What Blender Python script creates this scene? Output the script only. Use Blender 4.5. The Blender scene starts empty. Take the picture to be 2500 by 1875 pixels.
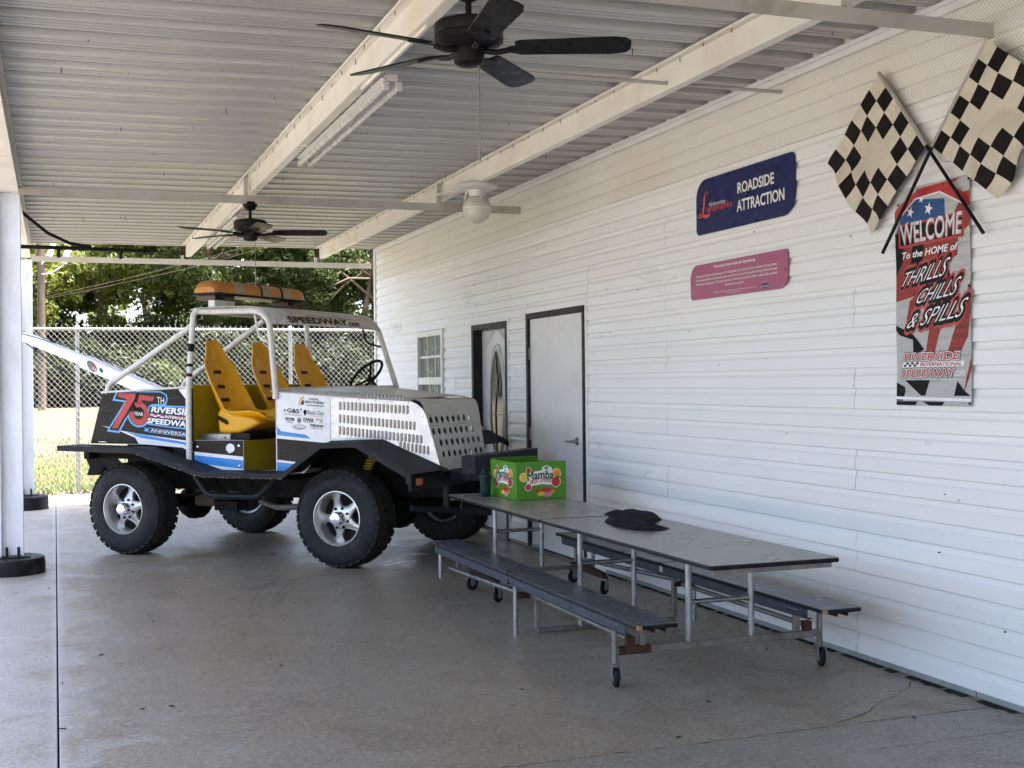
import bpy, math, random
from math import sin, cos, pi, radians, sqrt, atan2
from mathutils import Vector, Matrix, noise as mnoise

S = bpy.context.scene
COL = S.collection
# ---------------------------------------------------------------- camera, world, sun, exposure
def setup():
    yaw, pitch, roll = radians(20.15), radians(-.07), radians(-.593)
    F = Vector((sin(yaw)*cos(pitch), cos(yaw)*cos(pitch), sin(pitch)))
    r = Vector((cos(yaw), -sin(yaw), 0)); u = r.cross(F)
    r2 = r*cos(roll) + u*sin(roll); u2 = r2.cross(F)
    cam = bpy.data.cameras.new('camera'); co = bpy.data.objects.new('camera', cam); COL.objects.link(co)
    cam.sensor_width = 36; cam.lens = 36*3043/2500; cam.clip_end = 2000; cam.clip_start = .05
    m = Matrix((r2, u2, -F)).transposed().to_4x4(); m.translation = (0, 0, 1.52); co.matrix_world = m
    S.camera = co
    el, az = radians(68), radians(114)          # azimuth from +Y towards +X
    w = bpy.data.worlds.new('World'); S.world = w; w.use_nodes = True
    nt = w.node_tree; bg = nt.nodes['Background']
    sky = nt.nodes.new('ShaderNodeTexSky'); sky.sky_type = 'NISHITA'; sky.sun_disc = False
    sky.sun_elevation = el; sky.sun_rotation = az; sky.air_density = .8; sky.dust_density = 5.0; sky.ozone_density = .2
    nt.links.new(sky.outputs[0], bg.inputs[0]); bg.inputs[1].default_value = .15
    s = bpy.data.lights.new('sun', 'SUN'); s.energy = 2.6; s.angle = radians(.6); s.color = (1, .95, .86)
    so = bpy.data.objects.new('sun', s); COL.objects.link(so)
    d = Vector((sin(az)*cos(el), cos(az)*cos(el), sin(el)))
    so.rotation_euler = d.to_track_quat('Z', 'Y').to_euler(); so.location = d*60
    S.view_settings.view_transform = 'Standard'; S.view_settings.look = 'None'
    S.view_settings.exposure = 2.85; S.view_settings.gamma = 1
    S.render.engine = 'CYCLES'
    c = S.cycles; c.use_denoising = True; c.max_bounces = 9; c.diffuse_bounces = 6; c.glossy_bounces = 4
    c.transmission_bounces = 6; c.transparent_max_bounces = 12; c.sample_clamp_indirect = 6
    try: c.denoiser = 'OPENIMAGEDENOISE'
    except Exception: pass
setup()

# ---------------------------------------------------------------- materials
MATS = {}
def ramp(nt, fac, stops):
    n = nt.nodes.new('ShaderNodeValToRGB'); e = n.color_ramp.elements
    while len(e) < len(stops): e.new(.5)
    for i, (p, c) in enumerate(stops):
        e[i].position = p; e[i].color = (c, c, c, 1) if not hasattr(c, '__len__') else (*c, 1)
    nt.links.new(fac, n.inputs[0]); return n.outputs[0]
def nz(nt, vec, scale, detail=4, rough=.55, dist=0):
    n = nt.nodes.new('ShaderNodeTexNoise'); n.inputs['Scale'].default_value = scale
    n.inputs['Detail'].default_value = detail; n.inputs['Roughness'].default_value = rough
    n.inputs['Distortion'].default_value = dist
    nt.links.new(vec, n.inputs['Vector']); return n.outputs['Fac']
def mixc(nt, fac, a, b, mode='MIX'):
    n = nt.nodes.new('ShaderNodeMix'); n.data_type = 'RGBA'; n.blend_type = mode
    for k, v in ((0, fac), (6, a), (7, b)):
        if hasattr(v, 'is_linked'): nt.links.new(v, n.inputs[k])
        elif k == 0: n.inputs[0].default_value = v
        else: n.inputs[k].default_value = (*v, 1) if len(v) == 3 else v
    return n.outputs[2]
def mth(nt, op, a, b=0.):
    n = nt.nodes.new('ShaderNodeMath'); n.operation = op
    for k, v in enumerate((a, b)):
        if hasattr(v, 'is_linked'): nt.links.new(v, n.inputs[k])
        else: n.inputs[k].default_value = v
    return n.outputs[0]
def posn(nt, scale=(1, 1, 1)):
    g = nt.nodes.new('ShaderNodeNewGeometry'); m = nt.nodes.new('ShaderNodeMapping')
    m.inputs['Scale'].default_value = scale; nt.links.new(g.outputs['Position'], m.inputs['Vector'])
    return m.outputs[0]
def objc(nt, scale=(1, 1, 1)):
    g = nt.nodes.new('ShaderNodeTexCoord'); m = nt.nodes.new('ShaderNodeMapping')
    m.inputs['Scale'].default_value = scale; nt.links.new(g.outputs['Object'], m.inputs['Vector'])
    return m.outputs[0]
def bump(nt, h, strength, dist=.01, prev=None):
    b = nt.nodes.new('ShaderNodeBump'); b.inputs['Strength'].default_value = strength
    b.inputs['Distance'].default_value = dist; nt.links.new(h, b.inputs['Height'])
    if prev is not None: nt.links.new(prev, b.inputs['Normal'])
    return b.outputs[0]
def newmat(name):
    m = bpy.data.materials.new(name); m.use_nodes = True; MATS[name] = m
    return m, m.node_tree, m.node_tree.nodes['Principled BSDF']
def M(name, col, rough=.5, metal=0., var=.12, vs=5., bmp=0., bs=60., dirt=None, da=.5, ds=2.2, spec=None, coat=0., rvar=.12, coord='w', stretch=(1, 1, 1)):
    m, nt, p = newmat(name)
    v = posn(nt, stretch) if coord == 'w' else objc(nt, stretch)
    n1 = nz(nt, v, vs, 5)
    lo = [c*(1-var) for c in col]; hi = [min(1, c*(1+var)) for c in col]
    c = mixc(nt, ramp(nt, n1, [(.3, 0), (.7, 1)]), lo, hi)
    if dirt is not None:
        n2 = nz(nt, v, ds, 7, .65, .4)
        c = mixc(nt, mth(nt, 'MULTIPLY', ramp(nt, n2, [(.5, 0), (.72, 1)]), da), c, dirt)
    nt.links.new(c, p.inputs['Base Color'])
    p.inputs['Metallic'].default_value = metal; p.inputs['Specular IOR Level'].default_value = spec if spec is not None else (.5 if metal else .12+.38*min(1, max(col)/.25))
    rr = ramp(nt, nz(nt, v, vs*1.7, 4), [(.3, max(.03, rough-rvar)), (.7, min(1, rough+rvar))])
    nt.links.new(rr, p.inputs['Roughness'])
    if coat: p.inputs['Coat Weight'].default_value = coat; p.inputs['Coat Roughness'].default_value = .15
    if bmp: nt.links.new(bump(nt, nz(nt, v, bs, 4), bmp, .004), p.inputs['Normal'])
    return m

M('siding', (.80, .80, .785), .38, var=.025, vs=1.2, bmp=.12, bs=2.2, dirt=None, stretch=(1, .5, 1.6))
M('white_trim', (.78, .78, .76), .4, var=.03, dirt=(.45, .42, .36), da=.25, ds=3)
M('white_paint', (.74, .73, .70), .42, var=.05, dirt=(.40, .34, .26), da=.45, ds=4, bmp=.05)
M('roof_metal', (.40, .40, .39), .36, metal=.25, var=.04, vs=.8, rvar=.05)
M('beam_paint', (.74, .715, .655), .42, var=.04, dirt=(.48, .36, .22), da=.35, ds=1.6, bmp=.05, bs=120)
M('tie_paint_shaded', (.40, .385, .355), .5, var=.1, dirt=(.25, .16, .09), da=.55, ds=3, bmp=.08)  # grey darkened to hold the shade under the nearer tie bars
M('column_paint', (.68, .70, .72), .42, var=.05, dirt=(.34, .31, .27), da=.4, ds=5, bmp=.06, stretch=(1, 1, .25))
M('tar_black', (.010, .010, .011), .45, var=.3, vs=9, dirt=(.07, .065, .06), da=.6, ds=6, bmp=.5, bs=45)
M('black_metal', (.009, .009, .010), .38, var=.2, dirt=(.03, .026, .022), da=.5, ds=5, bmp=.08)
M('fan_black', (.009, .009, .0095), .42, var=.3, vs=12, dirt=(.045, .04, .032), da=.5, ds=6)
M('fan_blade', (.010, .010, .0105), .34, var=.25, vs=10, dirt=(.045, .042, .038), da=.4, ds=4)
M('dark_grime', (.0065, .006, .0055), .75, var=.35, vs=9, dirt=(.032, .022, .013), da=.55, ds=4, bmp=.35, bs=40)
M('lip_black', (.0125, .0145, .019), .40, var=.15, dirt=(.05, .046, .042), da=.3, ds=6, bmp=.06)
M('body_white', (.76, .77, .79), .28, var=.03, dirt=(.42, .40, .37), da=.35, ds=3.5, coat=.3)
M('panel_dented', (.72, .74, .78), .2, metal=.35, var=.06, vs=7, bmp=.35, bs=5, dirt=(.9, .92, .95), da=.5, ds=6)
M('hood_cream', (.50, .47, .42), .38, var=.06, dirt=(.3, .25, .18), da=.35, ds=5)
M('grille_grey', (.50, .49, .46), .36, var=.04, dirt=(.36, .33, .28), da=.3, ds=3)
M('cage_white', (.66, .65, .61), .42, var=.06, vs=14, dirt=(.28, .20, .12), da=.5, ds=9, bmp=.1)
M('tank_brown', (.11, .08, .058), .6, var=.2, dirt=(.08, .06, .05), da=.5)
M('body_yellow', (.36, .28, .008), .38, var=.06, dirt=(.22, .17, .015), da=.3, ds=4)
M('seat_yellow', (.74, .36, .004), .32, var=.05, vs=3, dirt=(.60, .28, .005), da=.3, ds=3)
M('slot_dark', (.03, .018, .004), .7)
M('decal_black', (.0065, .006, .006), .30, var=.25, vs=5, dirt=(.022, .016, .011), da=.5, ds=5, spec=.22)
M('decal_blue', (.03, .24, .62), .3, var=.05)
M('decal_light_blue', (.10, .38, .74), .3, var=.05)
M('decal_red', (.42, .022, .018), .35, var=.2, vs=14)
M('decal_dark_red', (.30, .02, .025), .35, var=.1)
M('decal_white', (.80, .80, .80), .35, var=.03)
M('decal_navy', (.012, .025, .07), .3)
M('ink_black', (.007, .007, .0075), .45)
M('ink_brown', (.055, .028, .02), .5, var=.3, vs=30)
M('tyre', (.020, .0215, .024), .60, var=.25, vs=9, dirt=(.040, .038, .036), da=.55, ds=7, bmp=.15, bs=70, coord='o')
M('tyre_letter', (.008, .008, .009), .5, coord='o')
M('tyre_tread', (.024, .0225, .020), .78, var=.3, vs=10, dirt=(.060, .052, .042), da=.75, ds=7, bmp=.2, bs=70, coord='o')
M('alloy', (.60, .59, .57), .34, metal=.75, var=.08, dirt=(.30, .28, .25), da=.35, ds=7, coord='o')
M('chrome', (.82, .82, .83), .08, metal=1, var=.03, coord='o', rvar=.05)
M('galvanised', (.33, .345, .355), .35, metal=.85, var=.14, vs=12, dirt=(.20, .14, .09), da=.35, ds=14)
M('worn_steel', (.22, .205, .185), .45, metal=.6, var=.2, vs=18, dirt=(.16, .08, .04), da=.7, ds=12, bmp=.1)
M('rust', (.062, .030, .020), .75, var=.3, vs=20, dirt=(.03, .02, .016), da=.6, ds=14, bmp=.3)
M('fence_wire', (.30, .30, .285), .42, metal=.5, var=.08)
M('table_top', (.215, .207, .185), .27, var=.025, vs=1.2, rvar=.015)
M('bench_top', (.082, .089, .103), .27, var=.04, vs=1.5, rvar=.02)
M('edge_black', (.010, .0105, .012), .4, var=.2, dirt=(.05, .045, .04), da=.4, ds=20)
M('apron_steel', (.035, .042, .060), .5, metal=.3, var=.35, vs=22, dirt=(.12, .135, .16), da=.5, ds=16)
M('wood_chip', (.36, .17, .07), .7)
M('rubber', (.009, .0095, .0105), .55, var=.3, vs=30, dirt=(.05, .05, .05), da=.5, ds=30)
M('castor_grey', (.16, .17, .18), .5, var=.2)
M('card_green', (.070, .25, .008), .5, var=.06, vs=7)
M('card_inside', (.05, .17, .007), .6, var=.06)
M('print_dark_green', (.01, .10, .06), .5)
M('print_white', (.80, .80, .76), .5, var=.02)
M('print_cream', (.78, .74, .45), .5, var=.02)
M('print_red', (.50, .02, .02), .5, var=.1)
M('print_magenta', (.55, .02, .09), .5)
M('print_orange', (.80, .24, .02), .5, var=.2, vs=90)
M('print_yellow', (.80, .55, .04), .5, var=.12, vs=60)
M('print_pink', (.70, .22, .42), .5)
M('bottle_green', (.006, .030, .028), .38, var=.1)
M('cloth_black', (.016, .0145, .019), .95, var=.2, vs=20, bmp=.3, bs=300, dirt=(.030, .027, .034), da=.5, ds=9)
M('sign_blue', (.011, .016, .092), .33, var=.06, vs=6)
M('sign_pink', (.36, .075, .165), .4, var=.05, vs=3, dirt=(.36, .10, .19), da=.6, ds=1.2)
M('ink_white', (.78, .77, .72), .5, var=.03)
M('ink_red', (.62, .07, .04), .5, var=.06)
M('banner_white', (.46, .46, .45), .6, var=.12, vs=8, dirt=(.22, .22, .22), da=.7, ds=4, stretch=(1, .8, 9))
M('banner_red', (.27, .022, .018), .6, var=.25, vs=8, dirt=(.07, .010, .010), da=.75, ds=4, stretch=(1, .8, 9))
M('banner_blue', (.018, .075, .22), .6, var=.2, vs=8, dirt=(.02, .05, .15), da=.6, ds=4, stretch=(1, .8, 9))
M('banner_black', (.008, .008, .008), .6, var=.3, vs=8, dirt=(.04, .04, .04), da=.5, ds=4, stretch=(1, .8, 9))
M('letter_silver', (.62, .62, .62), .55, var=.3, vs=30)
M('flag_white', (.60, .55, .45), .7, var=.06, vs=5, dirt=(.40, .33, .22), da=.6, ds=7)
M('flag_black', (.008, .0065, .006), .6, var=.3, vs=9)
M('door_white', (.70, .70, .70), .38, var=.03, vs=3, dirt=(.44, .38, .28), da=.3, ds=1.6, bmp=.03)
M('door_frame', (.020, .018, .016), .5, var=.3, vs=11, dirt=(.075, .066, .058), da=.4, ds=9)
M('foundation', (.30, .31, .30), .7, var=.15, vs=6, dirt=(.10, .10, .08), da=.6, ds=4, bmp=.3)
M('moss_dark', (.03, .028, .022), .9, var=.4, vs=12, bmp=.5)
M('bark', (.17, .135, .10), .9, var=.3, vs=5, bmp=.6, bs=12, stretch=(1, 1, .3))
M('pole_wood', (.085, .066, .052), .85, var=.25, vs=4, bmp=.4, bs=20, stretch=(1, 1, .15))
M('lamp_white', (.56, .555, .53), .4, var=.04, dirt=(.4, .36, .28), da=.3, ds=8)
M('tyre_scuff', (.15, .13, .105), .8, var=.3, vs=30)
M('globe', (.55, .53, .47), .35, var=.06, vs=9, dirt=(.35, .29, .2), da=.4, ds=6)
M('tube_white', (.46, .455, .44), .25, var=.02)
M('red_plastic', (.34, .012, .018), .45, var=.1)
M('curtain', (.34, .40, .37), .8, var=.1, vs=6)

def special():
    # concrete in two tints (world-space, so the slabs never repeat)
    for name, a, b, wear in (('concrete', (.220, .172, .116), (.285, .235, .172), .45), ('concrete_grey', (.205, .182, .142), (.25, .226, .185), .3)):
        m, nt, p = newmat(name); v = posn(nt)
        n1 = nz(nt, v, .55, 6, .6, .5); n2 = nz(nt, v, 2.4, 8, .7, .8); n3 = nz(nt, v, 38, 6, .75); n4 = nz(nt, v, 85, 4, .7)
        c = mixc(nt, ramp(nt, n1, [(.32, 0), (.68, 1)]), a, b)
        c = mixc(nt, mth(nt, 'MULTIPLY', ramp(nt, n2, [(.5, 0), (.66, 1)]), .55), c, [x*.72 for x in a])
        c = mixc(nt, mth(nt, 'MULTIPLY', ramp(nt, nz(nt, v, 1.1, 8, .72, 1.2), [(.56, 0), (.70, 1)]), wear), c, (.40, .40, .395))
        c = mixc(nt, mth(nt, 'MULTIPLY', ramp(nt, nz(nt, v, .8, 5, .6, .6), [(.52, 0), (.70, 1)]), .6), c, (.20, .135, .07))
        c = mixc(nt, mth(nt, 'MULTIPLY', ramp(nt, n3, [(.50, 0), (.57, 1)]), .6), c, (.40, .375, .33))
        c = mixc(nt, mth(nt, 'MULTIPLY', ramp(nt, n4, [(.54, 0), (.62, 1)]), .7), c, (.085, .07, .052))
        if name == 'concrete':   # wear stripe of laitance along the long joint
            sx = nt.nodes.new('ShaderNodeSeparateXYZ'); nt.links.new(v, sx.inputs[0])
            dx = mth(nt, 'ABSOLUTE', sx.outputs[0]); st = ramp(nt, mth(nt, 'ADD', dx, mth(nt, 'MULTIPLY', nz(nt, v, 26, 7, .8), .16)), [(.075, 1), (.125, 0)])
            c = mixc(nt, mth(nt, 'MULTIPLY', st, .7), c, (.46, .455, .44))
            pm = ramp(nt, mth(nt, 'ADD', mth(nt, 'MULTIPLY', sx.outputs[0], .45), mth(nt, 'MULTIPLY', nz(nt, v, 2.2, 8, .75, .6), 1.25)), [(.60, 1), (.74, 0)])
            c = mixc(nt, mth(nt, 'MULTIPLY', pm, mth(nt, 'MULTIPLY', ramp(nt, nz(nt, v, 60, 5, .8), [(.42, 0), (.58, 1)]), .75)), c, (.45, .45, .445))
        nt.links.new(c, p.inputs['Base Color'])
        nt.links.new(ramp(nt, n2, [(.35, .24), (.65, .52)]), p.inputs['Roughness'])
        b = bump(nt, n3, .35, .006); b = bump(nt, n2, .12, .01, b); nt.links.new(b, p.inputs['Normal'])
    # perforated soffit
    m, nt, p = newmat('soffit'); v = posn(nt)
    sx = nt.nodes.new('ShaderNodeSeparateXYZ'); nt.links.new(v, sx.inputs[0])
    def cell(o, per, off=0.): return mth(nt, 'SUBTRACT', mth(nt, 'FRACT', mth(nt, 'ADD', mth(nt, 'DIVIDE', o, per), off)), .5)
    zz = mth(nt, 'DIVIDE', sx.outputs[2], .0105)
    row = mth(nt, 'MULTIPLY', mth(nt, 'MODULO', mth(nt, 'FLOOR', zz), 2.), .5)
    yy = mth(nt, 'ADD', mth(nt, 'DIVIDE', sx.outputs[1], .021), row)
    fy = mth(nt, 'SUBTRACT', mth(nt, 'FRACT', yy), .5); fz = mth(nt, 'MULTIPLY', mth(nt, 'SUBTRACT', mth(nt, 'FRACT', zz), .5), .5)
    rad = mth(nt, 'SQRT', mth(nt, 'ADD', mth(nt, 'MULTIPLY', fy, fy), mth(nt, 'MULTIPLY', fz, fz)))
    hole = mth(nt, 'LESS_THAN', rad, .15)
    base = mixc(nt, mth(nt, 'MULTIPLY', ramp(nt, nz(nt, v, 1.3, 6), [(.5, 0), (.7, 1)]), .3), (.77, .755, .71), (.60, .53, .42))
    nt.links.new(mixc(nt, hole, base, (.36, .31, .235)), p.inputs['Base Color']); p.inputs['Roughness'].default_value = .45
    # tread plate (object space ribs)
    m, nt, p = newmat('tread_plate'); v = objc(nt)
    sx = nt.nodes.new('ShaderNodeSeparateXYZ'); nt.links.new(v, sx.inputs[0])
    w1 = mth(nt, 'SINE', mth(nt, 'MULTIPLY', sx.outputs[0], 2*pi/.022)); w2 = mth(nt, 'SINE', mth(nt, 'MULTIPLY', sx.outputs[1], 2*pi/.012))
    nt.links.new(bump(nt, mth(nt, 'MULTIPLY', w1, w2), .8, .004), p.inputs['Normal'])
    nt.links.new(mixc(nt, ramp(nt, nz(nt, v, 6, 6), [(.45, 0), (.7, 1)]), (.0075, .008, .009), (.017, .0165, .016)), p.inputs['Base Color'])
    p.inputs['Roughness'].default_value = .5; p.inputs['Specular IOR Level'].default_value = .2
    # hood louvre sheet
    # glass
    m, nt, p = newmat('glass_dark'); p.inputs['Base Color'].default_value = (.010, .011, .012, 1); p.inputs['Roughness'].default_value = .06
    m, nt, p = newmat('window_glass'); v = posn(nt)
    nt.links.new(mixc(nt, ramp(nt, nz(nt, v, 5, 5), [(.3, 0), (.7, 1)]), (.085, .12, .105), (.17, .21, .19)), p.inputs['Base Color']); p.inputs['Roughness'].default_value = .08
    # amber beacon lens
    m, nt, p = newmat('amber'); v = objc(nt)
    nt.links.new(mixc(nt, ramp(nt, nz(nt, v, 5, 5), [(.4, 0), (.7, 1)]), (.55, .20, .02), (.46, .22, .05)), p.inputs['Base Color'])
    p.inputs['Roughness'].default_value = .25; p.inputs['Subsurface Weight'].default_value = .25; p.inputs['Subsurface Radius'].default_value = (.05, .02, .005)
    m, nt, p = newmat('clear_lens'); v = objc(nt)
    nt.links.new(mixc(nt, ramp(nt, nz(nt, v, 6, 5), [(.4, 0), (.7, 1)]), (.40, .31, .18), (.30, .21, .11)), p.inputs['Base Color']); p.inputs['Roughness'].default_value = .28
    m, nt, p = newmat('signal_amber'); p.inputs['Base Color'].default_value = (.50, .11, .015, 1); p.inputs['Roughness'].default_value = .25
    # leaves: diffuse + translucent
    for name, c1, c2, tr in (('leaf_a', (.050, .076, .018), (.085, .110, .026), (.15, .20, .035)), ('leaf_b', (.042, .068, .022), (.070, .098, .030), (.12, .17, .04)),
                             ('leaf_c', (.078, .104, .015), (.125, .145, .022), (.24, .28, .03)), ('leaf_shaded', (.010, .018, .006), (.024, .036, .009), (.04, .06, .01))):  # last set: shade of the wood put into darker leaf colours
        m, nt, p = newmat(name); v = posn(nt)
        f = ramp(nt, nz(nt, v, 1.6, 4), [(.35, 0), (.65, 1)])
        nt.links.new(mixc(nt, f, c1, c2), p.inputs['Base Color']); p.inputs['Roughness'].default_value = .5
        t = nt.nodes.new('ShaderNodeBsdfTranslucent'); t.inputs[0].default_value = (*tr, 1)
        mx = nt.nodes.new('ShaderNodeMixShader'); mx.inputs[0].default_value = .42
        nt.links.new(p.outputs[0], mx.inputs[1]); nt.links.new(t.outputs[0], mx.inputs[2])
        nt.links.new(mx.outputs[0], nt.nodes['Material Output'].inputs[0])
    # terrain: grass / sand / forest floor by place
    m, nt, p = newmat('terrain'); v = posn(nt)
    sx = nt.nodes.new('ShaderNodeSeparateXYZ'); nt.links.new(v, sx.inputs[0])
    jit = mth(nt, 'MULTIPLY', mth(nt, 'SUBTRACT', nz(nt, v, .5, 6, .65), .5), 5.)
    y = mth(nt, 'ADD', sx.outputs[1], jit)
    grass = mixc(nt, ramp(nt, nz(nt, v, 3, 8, .7), [(.3, 0), (.7, 1)]), (.050, .062, .010), (.095, .098, .020))
    grass = mixc(nt, mth(nt, 'MULTIPLY', ramp(nt, nz(nt, v, .7, 6, .7), [(.54, 0), (.62, 1)]), .8), grass, (.11, .066, .034))
    sand = mixc(nt, ramp(nt, nz(nt, v, 1.2, 8, .7), [(.3, 0), (.7, 1)]), (.080, .066, .042), (.115, .097, .065))
    sand = mixc(nt, mth(nt, 'MULTIPLY', ramp(nt, nz(nt, v, .35, 6, .7), [(.56, 0), (.64, 1)]), .6), sand, (.13, .15, .04))
    wood = mixc(nt, ramp(nt, nz(nt, v, 2, 6), [(.3, 0), (.7, 1)]), (.03, .03, .012), (.07, .065, .03))
    yard = mixc(nt, ramp(nt, nz(nt, v, 1.5, 8, .7), [(.3, 0), (.7, 1)]), (.20, .185, .16), (.28, .26, .225))
    c = mixc(nt, ramp(nt, mth(nt, 'DIVIDE', y, 100), [(.245, 0), (.265, 1)]), grass, sand)
    c = mixc(nt, ramp(nt, mth(nt, 'DIVIDE', y, 100), [(.375, 0), (.395, 1)]), c, wood)
    c = mixc(nt, ramp(nt, mth(nt, 'DIVIDE', sx.outputs[1], 100), [(.185, 0), (.187, 1)]), yard, c)
    nt.links.new(c, p.inputs['Base Color']); p.inputs['Roughness'].default_value = .95
    nt.links.new(bump(nt, nz(nt, v, 14, 6), .6, .05), p.inputs['Normal'])
special()

# ---------------------------------------------------------------- geometry helpers
ORG = {}
def V(*a): return Vector(a)
class MB:
    def __init__(s): s.v = []; s.f = []; s.mi = []; s.cur = 0
    def add(s, vs, fs):
        o = len(s.v); s.v += [tuple(p) for p in vs]; s.f += [tuple(i+o for i in f) for f in fs]; s.mi += [s.cur]*len(fs); return s
    def box(s, x0, x1, y0, y1, z0, z1):
        vs = [(x, y, z) for x in (x0, x1) for y in (y0, y1) for z in (z0, z1)]
        return s.add(vs, [(0, 1, 3, 2), (4, 6, 7, 5), (0, 4, 5, 1), (2, 3, 7, 6), (0, 2, 6, 4), (1, 5, 7, 3)])
    def bar(s, a, b, w, h, up=(0, 0, 1)):
        a, b = Vector(a), Vector(b); t = (b-a).normalized(); u = Vector(up)
        sd = t.cross(u).normalized(); u = sd.cross(t).normalized()
        vs = [p+sd*(i*w/2)+u*(j*h/2) for p in (a, b) for i, j in ((-1, -1), (1, -1), (1, 1), (-1, 1))]
        return s.add(vs, [(3, 2, 1, 0), (4, 5, 6, 7), (0, 1, 5, 4), (1, 2, 6, 5), (2, 3, 7, 6), (3, 0, 4, 7)])
    def tube(s, pts, r, n=8, cap=True):
        pts = [Vector(p) for p in pts]; rs = r if hasattr(r, '__len__') else [r]*len(pts)
        vs = []; up = None
        for i, p in enumerate(pts):
            t = (pts[min(i+1, len(pts)-1)]-pts[max(i-1, 0)]).normalized()
            if up is None:
                up = V(0, 0, 1) if abs(t.z) < .9 else V(1, 0, 0)
            a = t.cross(up).normalized(); b = a.cross(t).normalized(); up = b
            for k in range(n):
                g = 2*pi*k/n; vs.append(p+(a*cos(g)+b*sin(g))*rs[i])
        fs = [(i*n+k, i*n+(k+1) % n, (i+1)*n+(k+1) % n, (i+1)*n+k) for i in range(len(pts)-1) for k in range(n)]
        if cap: fs += [tuple(range(n-1, -1, -1)), tuple(range((len(pts)-1)*n, len(pts)*n))]
        return s.add(vs, fs)
    def lathe(s, prof, c=(0, 0, 0), axis='z', n=24, cap=True, a0=0.):
        c = Vector(c); vs = []
        for r, h in prof:
            for k in range(n):
                g = a0+2*pi*k/n; x, y = r*cos(g), r*sin(g)
                vs.append(c+(V(x, y, h) if axis == 'z' else V(x, h, y) if axis == 'y' else V(h, x, y)))
        fs = [(i*n+k, i*n+(k+1) % n, (i+1)*n+(k+1) % n, (i+1)*n+k) for i in range(len(prof)-1) for k in range(n)]
        if cap:
            if prof[0][0] > 1e-5: fs.append(tuple(range(n-1, -1, -1)))
            if prof[-1][0] > 1e-5: fs.append(tuple(range((len(prof)-1)*n, len(prof)*n)))
        return s.add(vs, fs)
    def prism(s, pts, off):
        off = Vector(off); n = len(pts); a = [Vector(p) for p in pts]
        return s.add(a+[p+off for p in a], [tuple(range(n-1, -1, -1)), tuple(range(n, 2*n))]+[(i, (i+1) % n, n+(i+1) % n, n+i) for i in range(n)])
    def poly(s, pts): return s.add(pts, [tuple(range(len(pts)))])
    def grid(s, fn, nu, nv):
        vs = [fn(i/nu, j/nv) for i in range(nu+1) for j in range(nv+1)]
        return s.add(vs, [(i*(nv+1)+j, (i+1)*(nv+1)+j, (i+1)*(nv+1)+j+1, i*(nv+1)+j+1) for i in range(nu) for j in range(nv)])
    def mesh(s, name, mats, org=(0, 0, 0), smooth=False):
        o = Vector(org); me = bpy.data.meshes.new(name)
        me.from_pydata([(p[0]-o.x, p[1]-o.y, p[2]-o.z) for p in s.v], [], s.f)
        for m in (mats if isinstance(mats, (list, tuple)) else [mats]): me.materials.append(MATS[m])
        if max(s.mi, default=0): me.polygons.foreach_set('material_index', s.mi)
        if smooth: me.polygons.foreach_set('use_smooth', [True]*len(me.polygons))
        me.validate(); me.update(); return me
    def build(s, name, mats, parent=None, smooth=False, bevel=0., seg=2, solid=0., kind=None, angle=None):
        org = ORG.get(parent, V(0, 0, 0)) if parent else V(0, 0, 0)
        me = s.mesh(name, mats, org, smooth)
        return link(name, me, parent, bevel, seg, solid, kind, angle if angle else (35 if smooth else None))
def link(name, me, parent=None, bevel=0., seg=2, solid=0., kind=None, angle=None):
    o = bpy.data.objects.new(name, me); COL.objects.link(o)
    if parent: o.parent = parent; ORG[o] = ORG.get(parent, V(0, 0, 0))
    if solid:
        md = o.modifiers.new('solid', 'SOLIDIFY'); md.thickness = solid; md.offset = 0
    if bevel:
        md = o.modifiers.new('bevel', 'BEVEL'); md.width = bevel; md.segments = seg; md.limit_method = 'ANGLE'; md.angle_limit = radians(40)
        md.harden_normals = False
    if angle and me.polygons and me.polygons[0].use_smooth:
        try: me.set_sharp_from_angle(angle=radians(angle))
        except Exception: pass
    if kind: o['kind'] = kind
    return o
def thing(name, label, cat, loc=(0, 0, 0), rotz=0., group=None, world=True, kind=None):
    o = bpy.data.objects.new(name, None); COL.objects.link(o); o.empty_display_size = .1
    o.location = loc; o.rotation_euler = (0, 0, rotz)
    ORG[o] = Vector(loc) if world else V(0, 0, 0)
    if kind: o['kind'] = kind
    else: o['label'] = label; o['category'] = cat
    if group: o['group'] = group
    return o
def tag(o, label, cat, group=None):
    o['label'] = label; o['category'] = cat
    if group: o['group'] = group
    return o
def copy_tree(o, parent=None):
    c = o.copy(); COL.objects.link(c); c.parent = parent
    for ch in list(o.children): copy_tree(ch, c)
    return c
def arc(c, r, a0, a1, n, f): return [f(c[0]+r*cos(radians(a0+(a1-a0)*i/n)), c[1]+r*sin(radians(a0+(a1-a0)*i/n))) for i in range(n+1)]
def rrect(x0, x1, y0, y1, rs, n=5):
    bl, br, tr, tl = rs if hasattr(rs, '__len__') else (rs,)*4
    f = lambda a, b: (a, b)
    return arc((x0+bl, y0+bl), bl, 180, 270, n, f)+arc((x1-br, y0+br), br, 270, 360, n, f)+arc((x1-tr, y1-tr), tr, 0, 90, n, f)+arc((x0+tl, y1-tl), tl, 90, 180, n, f)

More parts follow.
